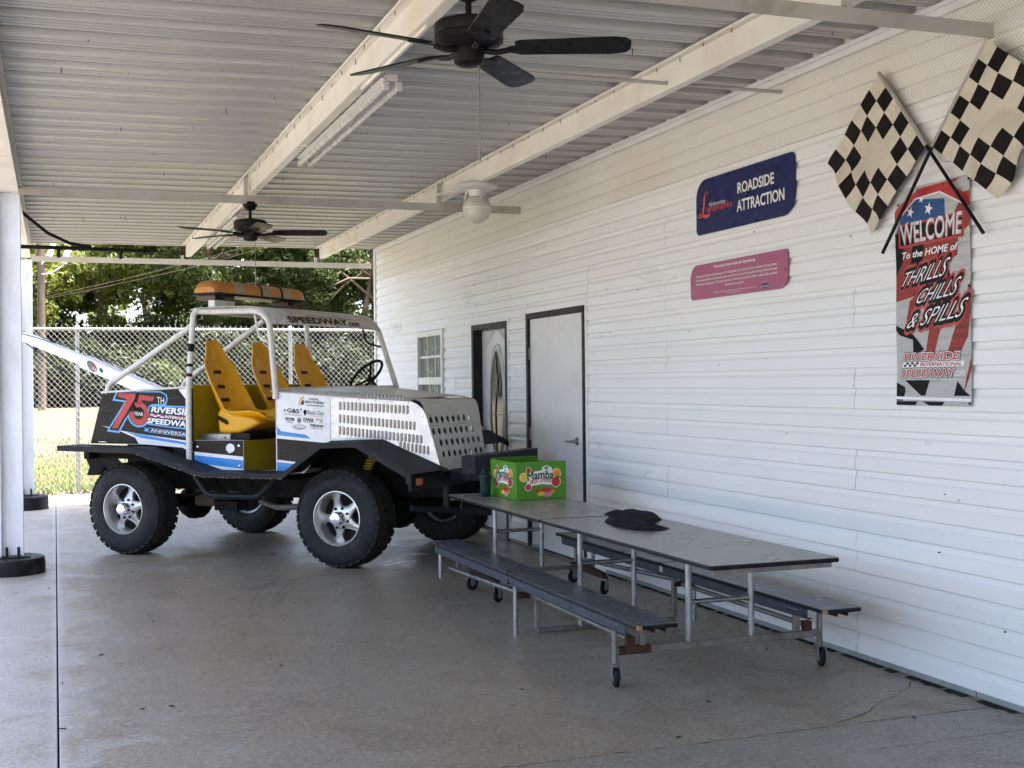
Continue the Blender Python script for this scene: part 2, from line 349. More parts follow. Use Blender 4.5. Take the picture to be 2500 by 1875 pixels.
# flat print: lettering and shapes mapped on a surface frame fr(a, b, lift) -> point
TXT = {}
def text_geo(s, shear=0., off=0.):
    k = (s, shear, off)
    if k in TXT: return TXT[k]
    cu = bpy.data.curves.new('t', 'FONT'); cu.body = s; cu.shear = shear; cu.offset = off; cu.resolution_u = 3
    ob = bpy.data.objects.new('t', cu); me = ob.to_mesh()
    vs = [(v.co.x, v.co.y) for v in me.vertices]; fs = [tuple(p.vertices) for p in me.polygons]
    ob.to_mesh_clear(); bpy.data.objects.remove(ob); bpy.data.curves.remove(cu)
    x0 = min(v[0] for v in vs); x1 = max(v[0] for v in vs); y0 = min(v[1] for v in vs); y1 = max(v[1] for v in vs)
    TXT[k] = ([((x-x0)/(x1-x0), (y-y0)/(y1-y0)) for x, y in vs], fs, x1-x0, y1-y0); return TXT[k]
def text(parent, fr, s, bl, br, tl=None, tr=None, h=None, mat='ink_black', lift=.002, shear=0., off=.0, arch=0., name='lettering'):
    if tl is None: tl = (bl[0], bl[1]+h); tr = (br[0], br[1]+h)
    vs, fs, tw, th = text_geo(s, shear, min(off, 0.)); mb = MB()
    sh = [(0, 0)] if off <= 0 else [(0, 0)]+[(off*cos(pi*k/4), off*sin(pi*k/4)) for k in range(8)]
    for n, (sx, sy) in enumerate(sh):
        pts = []
        for a, b in vs:
            a += sx/tw; b += sy/th
            x = (bl[0]*(1-a)+br[0]*a)*(1-b)+(tl[0]*(1-a)+tr[0]*a)*b
            y = (bl[1]*(1-a)+br[1]*a)*(1-b)+(tl[1]*(1-a)+tr[1]*a)*b + arch*(1-(2*a-1)**2)
            pts.append(fr(x, y, lift+n*.00004))
        mb.add(pts, fs)
    return mb.build(name, mat, parent)
def decal(parent, fr, pts, mat, lift=.001, name='decal'):
    return MB().poly([fr(a, b, lift) for a, b in pts]).build(name, mat, parent)
def ell(cx, cy, rx, ry, n=20, a0=0, rot=0.):
    return [(cx+rx*cos(2*pi*k/n+a0)*cos(rot)-ry*sin(2*pi*k/n+a0)*sin(rot), cy+rx*cos(2*pi*k/n+a0)*sin(rot)+ry*sin(2*pi*k/n+a0)*cos(rot)) for k in range(n)]
def star(cx, cy, r, rot=0., q=.4): return [(cx+(r if k % 2 == 0 else r*q)*cos(pi/2+rot+k*pi/5), cy+(r if k % 2 == 0 else r*q)*sin(pi/2+rot+k*pi/5)) for k in range(10)]

# ================================================================ SETTING
D = 4.105
def wallF(y, z, l): return (D-.004-l, y, z)
def ground_z(x, y):
    t = min(1, max(0, (y-21)/15)); t = t*t*(3-2*t)
    h = 1.05*t
    if y > 19.5: h += .10*mnoise.noise(V(x*.12, y*.12, 0))*min(1, (y-19.5)/4)
    return h-.06
def terrain():
    xs = [-400, -120, -60, -30]+[-20+i*1.25 for i in range(49)]+[50, 80, 150, 400]
    ys = [-300, -80, -30, -8, 5, 15, 18.4]+[19+i*1. for i in range(40)]+[62, 70, 90, 140, 300, 700]
    mb = MB(); ny = len(ys)
    mb.add([(x, y, ground_z(x, y)) for x in xs for y in ys], [(i*ny+j, (i+1)*ny+j, (i+1)*ny+j+1, i*ny+j+1) for i in range(len(xs)-1) for j in range(ny-1)])
    mb.build('ground', 'terrain', None, smooth=True, kind='structure')
terrain()

TYRE_ARCS = [[(1.84, 10.35), (1.56, 9.68), (1.36, 9.13), (1.21, 8.5)], [(1.93, 10.05), (1.64, 9.48), (1.47, 9.01), (1.37, 8.6)], [(2.03, 10.05), (1.75, 9.51), (1.55, 9.05), (1.42, 8.68)]]
def floor():
    root = thing('concrete_floor', '', '', (0, 0, 0), kind='structure')
    g = .0025
    R = [-6, 4.29, 4.64, 11.22, 13.95, 18.72]; L = [-6, 2.1, 8.9, 13.6, 18.72]
    for k in range(len(R)-1):
        MB().box(.004, 4.16, R[k]+g, R[k+1]-g, -.12, 0).build('slab', 'concrete_grey' if k <= 1 else 'concrete', root, bevel=.004)
    for k in range(len(L)-1):
        MB().box(-2.6, -.004, L[k]+g, L[k+1]-g, -.12, 0).build('slab', 'concrete', root, bevel=.004)
    MB().box(-2.58, 4.15, -5.9, 18.7, -.13, -.03).build('joint_filler', 'moss_dark', root)
    rnd = random.Random(5)
    def crack(pts, w):
        mb = MB(); P = []
        for a, b in zip(pts, pts[1:]):
            n = max(3, int((Vector(b)-Vector(a)).length/.05))
            P += [Vector(a).lerp(Vector(b), i/n)+V(rnd.uniform(-.010, .010), rnd.uniform(-.010, .010)) for i in range(n)]
        L_, R_ = [], []
        for i, p in enumerate(P):
            t = (P[min(i+1, len(P)-1)]-P[max(0, i-1)]).normalized(); nn = V(-t.y, t.x); ww = w*rnd.uniform(.25, 1)
            L_.append((p.x+nn.x*ww, p.y+nn.y*ww, .0015)); R_.append((p.x-nn.x*ww, p.y-nn.y*ww, .0015))
        n = len(P); mb.add(L_+R_, [(i, i+1, n+i+1, n+i) for i in range(n-1)])
        mb.build('crack', 'moss_dark', root)
    crack([(3.2, 4.66), (3.38, 4.73), (3.62, 4.90), (3.90, 5.06), (4.06, 5.21)], .0032)
    crack([(.6, 4.645), (2.1, 4.63), (4.08, 4.645)], .0025)
    crack([(.26, 11.21), (.9, 11.24), (2.4, 11.2)], .004)
    crack([(1.15, 13.74), (1.75, 14.2), (2.3, 14.6)], .006)
    for P in TYRE_ARCS:
        mb = MB(); vs = []; Q = [Vector(P[0]).lerp(Vector(P[1]), a) if a <= 1 else Vector(P[1]).lerp(Vector(P[2]), a-1) if a <= 2 else Vector(P[2]).lerp(Vector(P[3]), a-2) for a in [q/6 for q in range(19)]]
        for i, q in enumerate(Q): w_ = .006*(1-.55*abs(i/9-1)); vs += [(q.x-w_, q.y-w_, .0012), (q.x+w_, q.y+w_, .0012)]
        mb.add(vs, [(2*i, 2*i+1, 2*i+3, 2*i+2) for i in range(18)]); mb.build('tyre_mark', 'tyre_scuff', root)
    # grime along the wall foot, loose bits
    mb = MB()
    for i in range(140):
        y = rnd.uniform(3.2, 9.3); w = rnd.uniform(.006, .022)*(1.6 if y < 5.6 else .8); l = rnd.uniform(.03, .09)
        mb.add([(D-.045-w, y, .002), (D-.045-w*.7, y+l, .002), (D-.02, y+l*.9, .004), (D-.02, y, .004)], [(0, 1, 2, 3)])
    mb.build('wall_foot_grime', 'moss_dark', root, kind='stuff')
    mb = MB()
    for i in range(34):
        x, y = rnd.uniform(-.6, 3.9), rnd.uniform(4, 12); a = rnd.uniform(0, pi); l = rnd.uniform(.006, .02); w = rnd.uniform(.003, .008)
        mb.bar((x-cos(a)*l, y-sin(a)*l, .003), (x+cos(a)*l, y+sin(a)*l, .004), w, .004)
    mb.build('litter_specks', 'moss_dark', root, kind='stuff')
floor()

# ---- building with the sided wall
OPEN = [(9.385, 10.735, 2.150), (11.265, 12.335, 2.115), (13.375, 14.435, 2.125)]
def building():
    root = thing('sided_building', 'long white vinyl-sided building wall with doors and a window', 'building', (D+.2, 6, 0))
    # core walls, cut at the openings
    segs = [(-9, 9.43), (10.69, 11.31), (12.29, 13.42), (14.39, 16.47)]
    for a, b in segs: MB().box(D+.004, D+.26, a, b, .0, 3.5).build('wall_core', 'white_trim', root)
    for (a, b, z) in OPEN: MB().box(D+.006, D+.258, a+.04, b-.04, z-.03, 3.49).build('wall_core', 'white_trim', root)
    MB().box(D+.006, D+.258, 13.415, 14.395, 0, .95).build('wall_core', 'white_trim', root)
    MB().box(D+.262, 12, -9, 16.46, 0, 3.49).build('building_body', 'white_trim', root)
    # foundation blocks showing under the siding
    y = -6.; rnd = random.Random(2)
    while y < 16.4:
        L = rnd.choice((.78, .80, .62)); y1 = min(y+L, 16.4)
        if not any(a-.02 < (y+y1)/2 < b+.02 for a, b, z in OPEN[:2]) and y > 1.5:
            MB().box(D-.012, D+.003, y+.003, y1-.003, .001, .045).build('foundation_block', 'foundation', root, bevel=.003)
        y = y1
    # siding: double-course panels
    c = .1105; z0 = .033
    prof = [(.000, 1.), (.000, .958), (.004, .945), (.0055, .80), (.0080, .70), (.0125, .62), (.0140, .58), (.0185, .03), (.0175, 0.), (.0005, 0.)]
    def panel(ya, yb, zb, n, dx):
        mb = MB()
        for k in range(n):
            P = [(D-p-dx, zb+k*c+q*c) for p, q in prof]
            m = len(P); mb.add([(x, ya, z) for x, z in P]+[(x, yb, z) for x, z in P], [(i, i+1, m+i+1, m+i) for i in range(m-1)]+[tuple(range(m)), tuple(range(2*m-1, m-1, -1))])
        mb.build('siding_panel', 'siding', root)
    J = ([-6.45, -2.85, .75, 4.35, 7.95, 11.55, 15.12, 16.43], [-6.45, -5.07, -1.47, 2.13, 5.73, 9.33, 12.93, 16.43])
    for r in range(13):
        zb = z0+2*r*c; zt = zb+2*c
        js = J[(r+1) % 2]
        for a, b in zip(js, js[1:]):
            iv = [(a, b)]
            for (oa, ob, oz) in OPEN:
                lo = .90 if oa > 13 else -1
                if zb+c*.5 < oz and zt > lo+.06:
                    nv = []
                    for p, q in iv:
                        if q <= oa or p >= ob: nv.append((p, q)); continue
                        if p < oa: nv.append((p, oa))
                        if q > ob: nv.append((ob, q))
                    iv = nv
            for (oa, ob, oz) in OPEN:
                if zb+c*.5 < oz < zb+c*1.4 and a < ob and b > oa: panel(max(a, oa)+.0015, min(b, ob)-.0015, zb+c, 1, .0005)
            for p, q in iv:
                if q-p > .02:
                    panel(p+.0024, q-.0024, zb, 2, rnd.uniform(0, .0025))
    # perforated soffit strips on the upper wall
    zt = z0+26*c
    js2 = ([-6.45, -1.7, 1.9, 5.5, 9.1, 12.7, 16.43], [-6.45, .7, 4.3, 7.90, 11.54, 15.09, 16.43])
    for r in range(4):
        zb = zt+.003+r*.0955; js = js2[1] if r else js2[0]
        for a, b in zip(js, js[1:]):
            P = [(D-.003, zb), (D-.016, zb+.006), (D-.0145, zb+.074), (D-.005, zb+.080), (D-.005, zb+.088), (D-.010, zb+.0905), (D-.003, zb+.0955)]
            m = len(P); MB().add([(x, a+.0015, z) for x, z in P]+[(x, b-.0015, z) for x, z in P], [(i, i+1, m+i+1, m+i) for i in range(m-1)]).build('soffit_panel', 'soffit', root)
    MB().box(D-.022, D+.002, -6.4, 16.44, zt+.386, 3.33).build('top_trim', 'white_trim', root, bevel=.003)
    MB().box(D-.034, D+.002, -6.4, 16.44, 3.331, 3.355).build('top_channel', 'white_trim', root, bevel=.003)
    MB().box(D-.035, D+.05, 16.435, 16.50, .02, 3.34).build('corner_post', 'white_trim', root, bevel=.006)
    # nail holes, scuffs: small dark screws left in the siding
    mb = MB()
    for (y, z) in ((7.6, 1.86), (7.2, 1.62), (6.75, 2.44), (5.75, 2.30), (5.45, 2.46), (8.9, 1.9), (12.2, 2.33), (6.4, 1.20), (5.0, .95), (4.9, .93), (8.4, 2.2), (4.75, .6), (5.05, .66), (4.6, .35)):
        mb.lathe([(.0042, -.004), (.0035, .003), (0, .004)], (D-.0155, y, z), 'x', 8)
    mb.build('siding_screws', 'black_metal', root, kind='stuff')
    # ---- flush door
    a, b, z = OPEN[0]
    fr = MB(); fr.box(D-.030, D+.10, a, a+.052, .0, z); fr.box(D-.030, D+.10, b-.052, b, .0, z); fr.box(D-.031, D+.10, a+.052, b-.052, z-.050, z)
    MB().box(D-.024, D+.0, a-.035, a-.001, .02, z+.03).build('side_trim', 'white_trim', root, bevel=.003)
    MB().box(D-.024, D+.0, b+.001, b+.03, .02, z+.0).build('side_trim', 'white_trim', root, bevel=.003)
    dr = MB().box(D-.006, D+.040, a+.056, b-.056, .03, z-.054).build('door', 'door_white', root, bevel=.004)
    fr.build('door_frame', 'door_frame', dr, bevel=.004)
    MB().box(D-.035, D+.12, a, b, .0, .018).build('threshold', 'worn_steel', dr, bevel=.003)
    for hz in (.30, 1.05, 1.78): MB().tube([(D-.014, b-.056, hz-.055), (D-.014, b-.056, hz+.055)], .008, 8).build('hinge', 'worn_steel', dr)
    hd = MB(); hd.lathe([(.036, -.004), (.034, .008), (.016, .012), (.012, .05), (.014, .058), (0, .06)], (0, 0, 0), 'x', 20)
    hd.v = [(D-.006-x, 9.60+y, 1.022+zz) for x, y, zz in hd.v]
    hd.tube([(D-.058, 9.60, 1.022), (D-.060, 9.64, 1.020), (D-.058, 9.735, 1.018)], [.009, .009, .007], 10)
    hd.build('handle', 'galvanised', dr, smooth=True)
    # ---- oval-glass door, set back in a deep black jamb
    a, b, z = OPEN[1]; xd = D+.070
    dr = MB().box(xd, xd+.04, a+.046, b-.066, .04, z-.056).build('door', 'door_white', root, bevel=.004)
    fr = MB(); fr.box(D-.028, D+.14, b-.065, b, 0, z); fr.box(D-.028, D+.14, a, a+.045, 0, z); fr.box(D-.029, D+.14, a+.045, b-.065, z-.055, z)
    fr.build('door_frame', 'door_frame', dr, bevel=.003)
    MB().box(D-.022, D+.002, a-.04, a-.001, .02, z+.04).build('side_trim', 'white_trim', root, bevel=.003)
    MB().box(D-.022, D+.002, a-.001, b+.02, z+.001, z+.04).build('head_trim', 'white_trim', root, bevel=.003)
    MB().box(D-.02, D+.2, a, b, .0, .03).build('threshold', 'worn_steel', dr, bevel=.003)
    yc, zc = (a+b)/2, 1.32
    for rx, rz, w, nm in ((.245, .585, .014, 'oval_moulding'), (.205, .535, .022, 'oval_frame')):
        MB().tube([(xd-.006, yc+rx*cos(2*pi*k/40), zc+rz*sin(2*pi*k/40)) for k in range(41)], w*.6, 8, False).build(nm, 'door_white', dr, smooth=True)
    MB().prism([(xd-.004, yc+.20*cos(2*pi*k/40), zc+.53*sin(2*pi*k/40)) for k in range(40)], (.002, 0, 0)).build('glass', 'glass_dark', dr)
    fk = MB(); fk.tube([(xd-.010, yc+.02, zc-.50), (xd-.010, yc+.05, zc-.1), (xd-.010, yc-.01, zc+.25), (xd-.010, yc+.04, zc+.49)], .006, 6)
    fk.tube([(xd-.010, yc-.07+.05*cos(2*pi*k/16), zc+.17+.11*sin(2*pi*k/16)) for k in range(17)], .005, 6, False); fk.tube([(xd-.01, yc+.19, zc-.12), (xd-.01, yc-.19, zc-.12)], .004, 6)
    fk.build('leading', 'worn_steel', dr, smooth=True)
    cv = MB()
    for k in (0, 1): cv.tube([(xd-.003, yc+.30*t, 1.98+.03*k+.07*cos(t*pi*.9)) for t in [i/10-1 for i in range(21)]], .006, 6)
    cv.build('door_moulding', 'door_white', dr, smooth=True)
    MB().lathe([(.024, 0), (.012, .012), (.012, .03), (.028, .04), (.026, .062), (0, .066)], (0, 0, 0), 'x', 16).build('x', 'lamp_white') if 0 else None
    kb = MB().lathe([(.028, 0), (.012, .01), (.012, .03), (.030, .042), (.026, .064), (0, .068)], (0, 0, 0), 'x', 16); kb.v = [(xd-x, b-.135+y, 1.05+zz) for x, y, zz in kb.v]
    kb.build('knob', 'lamp_white', dr, smooth=True)
    MB().prism([(xd-.003, b-.135+.02*cos(2*pi*k/16), .86+.02*sin(2*pi*k/16)) for k in range(16)], (.002, 0, 0)).build('lock', 'ink_black', dr)
    # ---- double-hung window
    a, b, z = OPEN[2]; zl = .93
    w = MB(); t = .06
    w.box(D-.030, D+.05, a, a+t, zl, z); w.box(D-.030, D+.05, b-t, b, zl, z); w.box(D-.029, D+.05, a+t, b-t, z-t, z); w.box(D-.029, D+.05, a+t, b-t, zl, zl+t)
    zm = 1.56
    w.box(D-.022, D+.05, a+t, b-t, zm-.055, zm+.03)
    wf = w.build('window', 'white_trim', root, bevel=.004)
    MB().box(D-.040, D-.001, a-.03, a-.0015, zl, z+.01).build('side_trim', 'white_trim', wf, bevel=.003)
    for (p, q, dx) in ((zm+.03, z-t, 0.), (zl+t, zm-.055, .022)):
        MB().box(D+.012+dx, D+.016+dx, a+t, b-t, p, q).build('pane', 'window_glass', wf)
        mt = MB()
        for k in (1, 2): yy = a+t+(b-a-2*t)*k/3; mt.box(D+.004+dx, D+.011+dx, yy-.009, yy+.009, p, q)
        mt.box(D+.003+dx, D+.0112+dx, a+t, b-t, (p+q)/2-.012, (p+q)/2+.012); mt.build('muntin', 'white_trim', wf)
        lc = MB(); rr = random.Random(int(p*100))
        for k in range(9):
            cy, cz, rad, g = rr.uniform(a+.12, b-.12), rr.uniform(p+.05, q-.05), rr.uniform(.05, .15), rr.uniform(0, 6)
            lc.tube([(D+.009+dx, min(b-t, max(a+t, cy+rad*(1-i*.05)*cos(g+i*.32)*1.2)), min(q, max(p, cz+rad*(1-i*.05)*sin(g+i*.32)*.8))) for i in range(11)], .0028, 5)
        lc.build('curtain_scroll', 'white_trim', wf)
building()

# ---- carport roof with purlins, tie bars, columns
def roof_z(x): return 3.305+(x+.35)*.0115
def carport():
    root = thing('carport_roof', 'white corrugated metal carport roof with purlins seen from below', 'roof', (1.9, 8, 3.3))
    xa, xb = -.50, D+.06
    P = .305; n = int((16.56+2.0)/P)
    prof = [(0, 0), (.060, 0), (.074, .062), (.176, .062), (.190, 0), (.222, 0), (.228, .007), (.240, .007), (.246, 0), (.270, 0), (.276, .007), (.288, .007), (.294, 0), (.305, 0)]
    rnd = random.Random(7)
    y = 16.56; k = 0
    while y > -3.6:
        mb = MB(); ny = 3; pts = []
        sag = rnd.uniform(-.004, .004)
        for r in range(ny): pts += [(y-(r*P+a), h) for a, h in (prof+[(.325, 0)] if r == ny-1 else prof[:-1])]
        nx = 14
        vs = []
        for i in range(nx+1):
            x = xa+(xb-xa)*i/nx
            wob = 0
            vs += [(x, yy, roof_z(x)+h+.012*mnoise.noise(V(x*.8, yy*.45, 3))+(.0025 if k % 2 else 0)) for yy, h in pts]
        m = len(pts)
        mb.add(vs, [(i*m+j, (i+1)*m+j, (i+1)*m+j+1, i*m+j+1) for i in range(nx) for j in range(m-1)])
        mb.build('roof_panel', 'roof_metal', root, solid=.0015)
        y -= ny*P; k += 1
    # Z purlins along the building
    for x, y0, y1 in ((1.60, -3.6, 16.45), (3.33, -3.6, 16.45)):
        zt = roof_z(x)-.002; h = .150
        mb = MB(); mb.box(x-.060, x, y0, y1, zt-.006, zt-.0005); mb.box(x-.004, x+.002, y0, y1, zt-h, zt-.007); mb.box(x+.003, x+.06, y0, y1, zt-h, zt-h+.005); mb.box(x+.055, x+.06, y0, y1, zt-h+.006, zt-h+.022)
        mb.box(x-.062, x-.059, y0, y1, zt-.018, zt-.0055)
        p = mb.build('purlin', 'beam_paint', root, bevel=.0015, seg=1)
        sc = MB(); yy = y0+.1
        while yy < y1:
            sx, sl = x-.03+rnd.uniform(-.012, .012), rnd.uniform(.016, .034)
            sc.tube([(sx, yy, zt-.004), (sx+rnd.uniform(-.004, .004), yy, zt-.006-sl)], .0024, 5); yy += P+rnd.uniform(-.03, .03)
        sc.build('screw_row', 'door_frame', p)
        st = MB(); st.box(x-.07, x-.01, 16.46, 16.475, zt-.13, zt-.02); st.build('purlin_bracket', 'rust', p)
    sc = MB()
    for _ in range(60):
        x, yy = rnd.uniform(-.2, 4.0), rnd.uniform(2.5, 15); z = roof_z(x)
        sc.tube([(x, yy, z+.004), (x, yy, z-rnd.uniform(.008, .035))], .0026, 5)
    sc.build('roof_screws', 'door_frame', root)
    # tie bars across
    for y, mt in ((4.62, 'tie_paint_shaded'), (10.83, 'tie_paint_shaded'), (16.52, 'beam_paint')):
        xe = D-.03 if y < 16 else D-.06
        mb = MB(); mb.box(-.26, xe, y-.003, y+.003, 3.080, 3.150); mb.box(-.26, xe, y+.0035, y+.045, 3.143, 3.149)
        t = mb.build('tie_bar', mt, root, bevel=.001, seg=1)
        for x in (1.58, 3.31): MB().box(x-.034, x-.001, y+.004, y+.04, 3.151, roof_z(x)-.02).build('tie_hanger', mt, t)
    # eave beam over the columns
    mb = MB(); mb.box(-.43, -.25, -3.6, 16.5, 3.272, 3.284); mb.box(-.345, -.335, -3.6, 16.5, 3.135, 3.271); mb.box(-.42, -.26, -3.6, 16.5, 3.122, 3.134)
    mb.build('eave_beam', 'beam_paint', root, bevel=.002, seg=1)
    # thin conduit run across under the roof
    MB().tube([(1.76, 6.42, 3.225), (D-.02, 6.42, 3.235)], .011, 8).build('conduit', 'tie_paint_shaded', root, smooth=True)
carport()

def columns():
    for (y, lab, lab2, h) in ((11.04, 'near white steel I-beam column at the left edge of the carport', 'round black-tarred concrete footing under the near column', .13),
                           (16.74, 'far white steel I-beam column standing in the sun by the fence', 'round concrete footing under the far column, half in sunlight', .17)):
        x = -.34
        t = thing('steel_column', lab, 'column', (x, y, h))
        MB().box(x-.078, x+.078, y-.004, y+.004, h+.012, 3.12).build('web', 'column_paint', t)
        for s in (-1, 1): MB().box(x+s*.084-.005, x+s*.084+.005, y-.075, y+.075, h+.012, 3.12).build('flange', 'column_paint', t, bevel=.0015, seg=1)
        MB().box(x-.14, x+.14, y-.13, y+.13, h+.001, h+.011).build('base_plate', 'tar_black', t, bevel=.002)
        bl = MB()
        for sx, sy in ((-.04, -.05), (.05, -.06), (-.05, .06), (.05, .06)): bl.tube([(x+sx, y+sy, h+.012), (x+sx, y+sy, h+.085)], .011, 8)
        bl.build('anchor_bolts', 'tar_black', t)
        MB().box(x-.16, x+.02, y-.02, y+.03, 3.121, 3.128).build('cap_plate', 'tie_paint_shaded', t)
        f = MB(); n = 36; rn = random.Random(int(y))
        jit = [1+rn.uniform(-.012, .012) for _ in range(n)]
        rings = [(.265, .0005), (.268, h*.5), (.262, h-.012), (.250, h), (0, h)]
        for r, z in rings: f.v += [(x-.01+r*jit[k]*cos(2*pi*k/n), y-.02+r*jit[k]*sin(2*pi*k/n), z) for k in range(n)]
        f.f = [(i*n+k, i*n+(k+1) % n, (i+1)*n+(k+1) % n, (i+1)*n+k) for i in range(len(rings)-1) for k in range(n)]; f.mi = [0]*len(f.f)
        tag(f.build('concrete_footing', 'tar_black', None, smooth=True), lab2, 'footing')
columns()

# ---- chain link fence
def fence():
    yF = 18.97; x0, x1 = -2.9, 6.6; zb, zt = -.02, 2.335
    root = thing('chain_link_fence', 'tall galvanised chain-link fence behind the buggy', 'fence', (1.9, yF, 0))
    MB().tube([(x0, yF, 2.352), (x1, yF, 2.352)], .024, 10).build('top_rail', 'fence_wire', root, smooth=True)
    for x in (-2.77, .31, 3.38, 6.45):
        p = MB().tube([(x, yF+.045, -.05), (x, yF+.045, 2.37)], .030, 12).build('fence_post', 'galvanised', root, smooth=True)
        MB().lathe([(.034, 0), (.034, .03), (.02, .055), (0, .06)], (x, yF+.045, 2.36), 'z', 12).build('post_cap', 'galvanised', p, smooth=True)
    w = .079; sl = 1.08; mb = MB(); H = zt-zb
    for sgn, dy in ((1, -.004), (-1, .004)):
        L = H/sl; k = int((x0-L)/w)
        while k*w < x1+L:
            xs = k*w; a = (xs, zb); b = (xs+sgn*L, zt)
            def clip(a, b):
                (ax, az), (bx, bz) = a, b
                lo, hi = 0., 1.
                for lim, s in ((x0, 1), (x1, -1)):
                    fa, fb = s*(ax-lim), s*(bx-lim)
                    if fa < 0 and fb < 0: return None
                    if fa < 0: lo = max(lo, fa/(fa-fb))
                    elif fb < 0: hi = min(hi, fa/(fa-fb))
                return ((ax+(bx-ax)*lo, az+(bz-az)*lo), (ax+(bx-ax)*hi, az+(bz-az)*hi)) if hi > lo else None
            c = clip(a, b)
            if c: mb.tube([(c[0][0], yF-.03+dy, c[0][1]), (c[1][0], yF-.03-dy, c[1][1])], .0020, 4, False)
            k += 1
    x = x0
    while x < x1:
        mb.tube([(x, yF-.03, zt), (x+.012, yF-.03, zt+.03), (x-.004, yF-.03, zt+.075)], .0035, 4); x += w
    mb.build('wire_mesh', 'fence_wire', root, kind='stuff')
    # leaf litter and weeds in the strip under the fence
    wd = MB(); rn = random.Random(3)
    for i in range(2600):
        x = rn.uniform(-2.8, 4.5); y = 18.76+abs(rn.gauss(0, .10)); a = rn.uniform(0, 2*pi); l = rn.uniform(.03, .11); t = rn.uniform(-.2, 1.1)
        d = V(cos(a)*cos(t), sin(a)*cos(t), sin(t))*l; s = V(-sin(a), cos(a), 0)*rn.uniform(.006, .015); p = V(x, y, -.03+rn.uniform(0, .05))
        wd.add([p-s, p+s, p+d], [(0, 1, 2)])
    o = wd.build('dry_weeds', 'bark', None, kind='stuff'); o['label'] = 'strip of dry weeds and leaf litter under the fence'; o['category'] = 'weeds'
fence()

# ---- trees and undergrowth beyond the fence
def crown_mesh(seed, n, mat, rx=3.4, rz=3.0, blobs=34, leaf=(.065, .12)):
    rn = random.Random(seed); mb = MB(); C = []
    for _ in range(blobs):
        while True:
            p = V(rn.uniform(-1, 1), rn.uniform(-1, 1), rn.uniform(-1, 1))
            if .35 < p.length < 1: break
        C.append((V(p.x*rx, p.y*rx, p.z*rz), rn.uniform(.55, 1.15)))
    vs, fs = [], []
    for i in range(n):
        c, r = C[rn.randrange(blobs)]
        d = V(rn.gauss(0, 1), rn.gauss(0, 1), rn.gauss(0, 1)).normalized()
        p = c+V(d.x, d.y, d.z*.75)*r*(rn.random()**.45)
        nrm = (d*.6+V(rn.gauss(0, .6), rn.gauss(0, .6), rn.gauss(.5, .6))).normalized()
        a = nrm.cross(V(rn.random()-.5, rn.random()-.5, rn.random()-.5)).normalized(); b = nrm.cross(a)
        l = rn.uniform(*leaf); w = l*rn.uniform(.4, .6); o = len(vs)
        vs += [p-a*l, p+b*w-nrm*l*.15, p+a*l, p-b*w-nrm*l*.15]; fs.append((o, o+1, o+2, o+3))
    mb.add(vs, fs); me = mb.mesh('crown', mat); return me, C
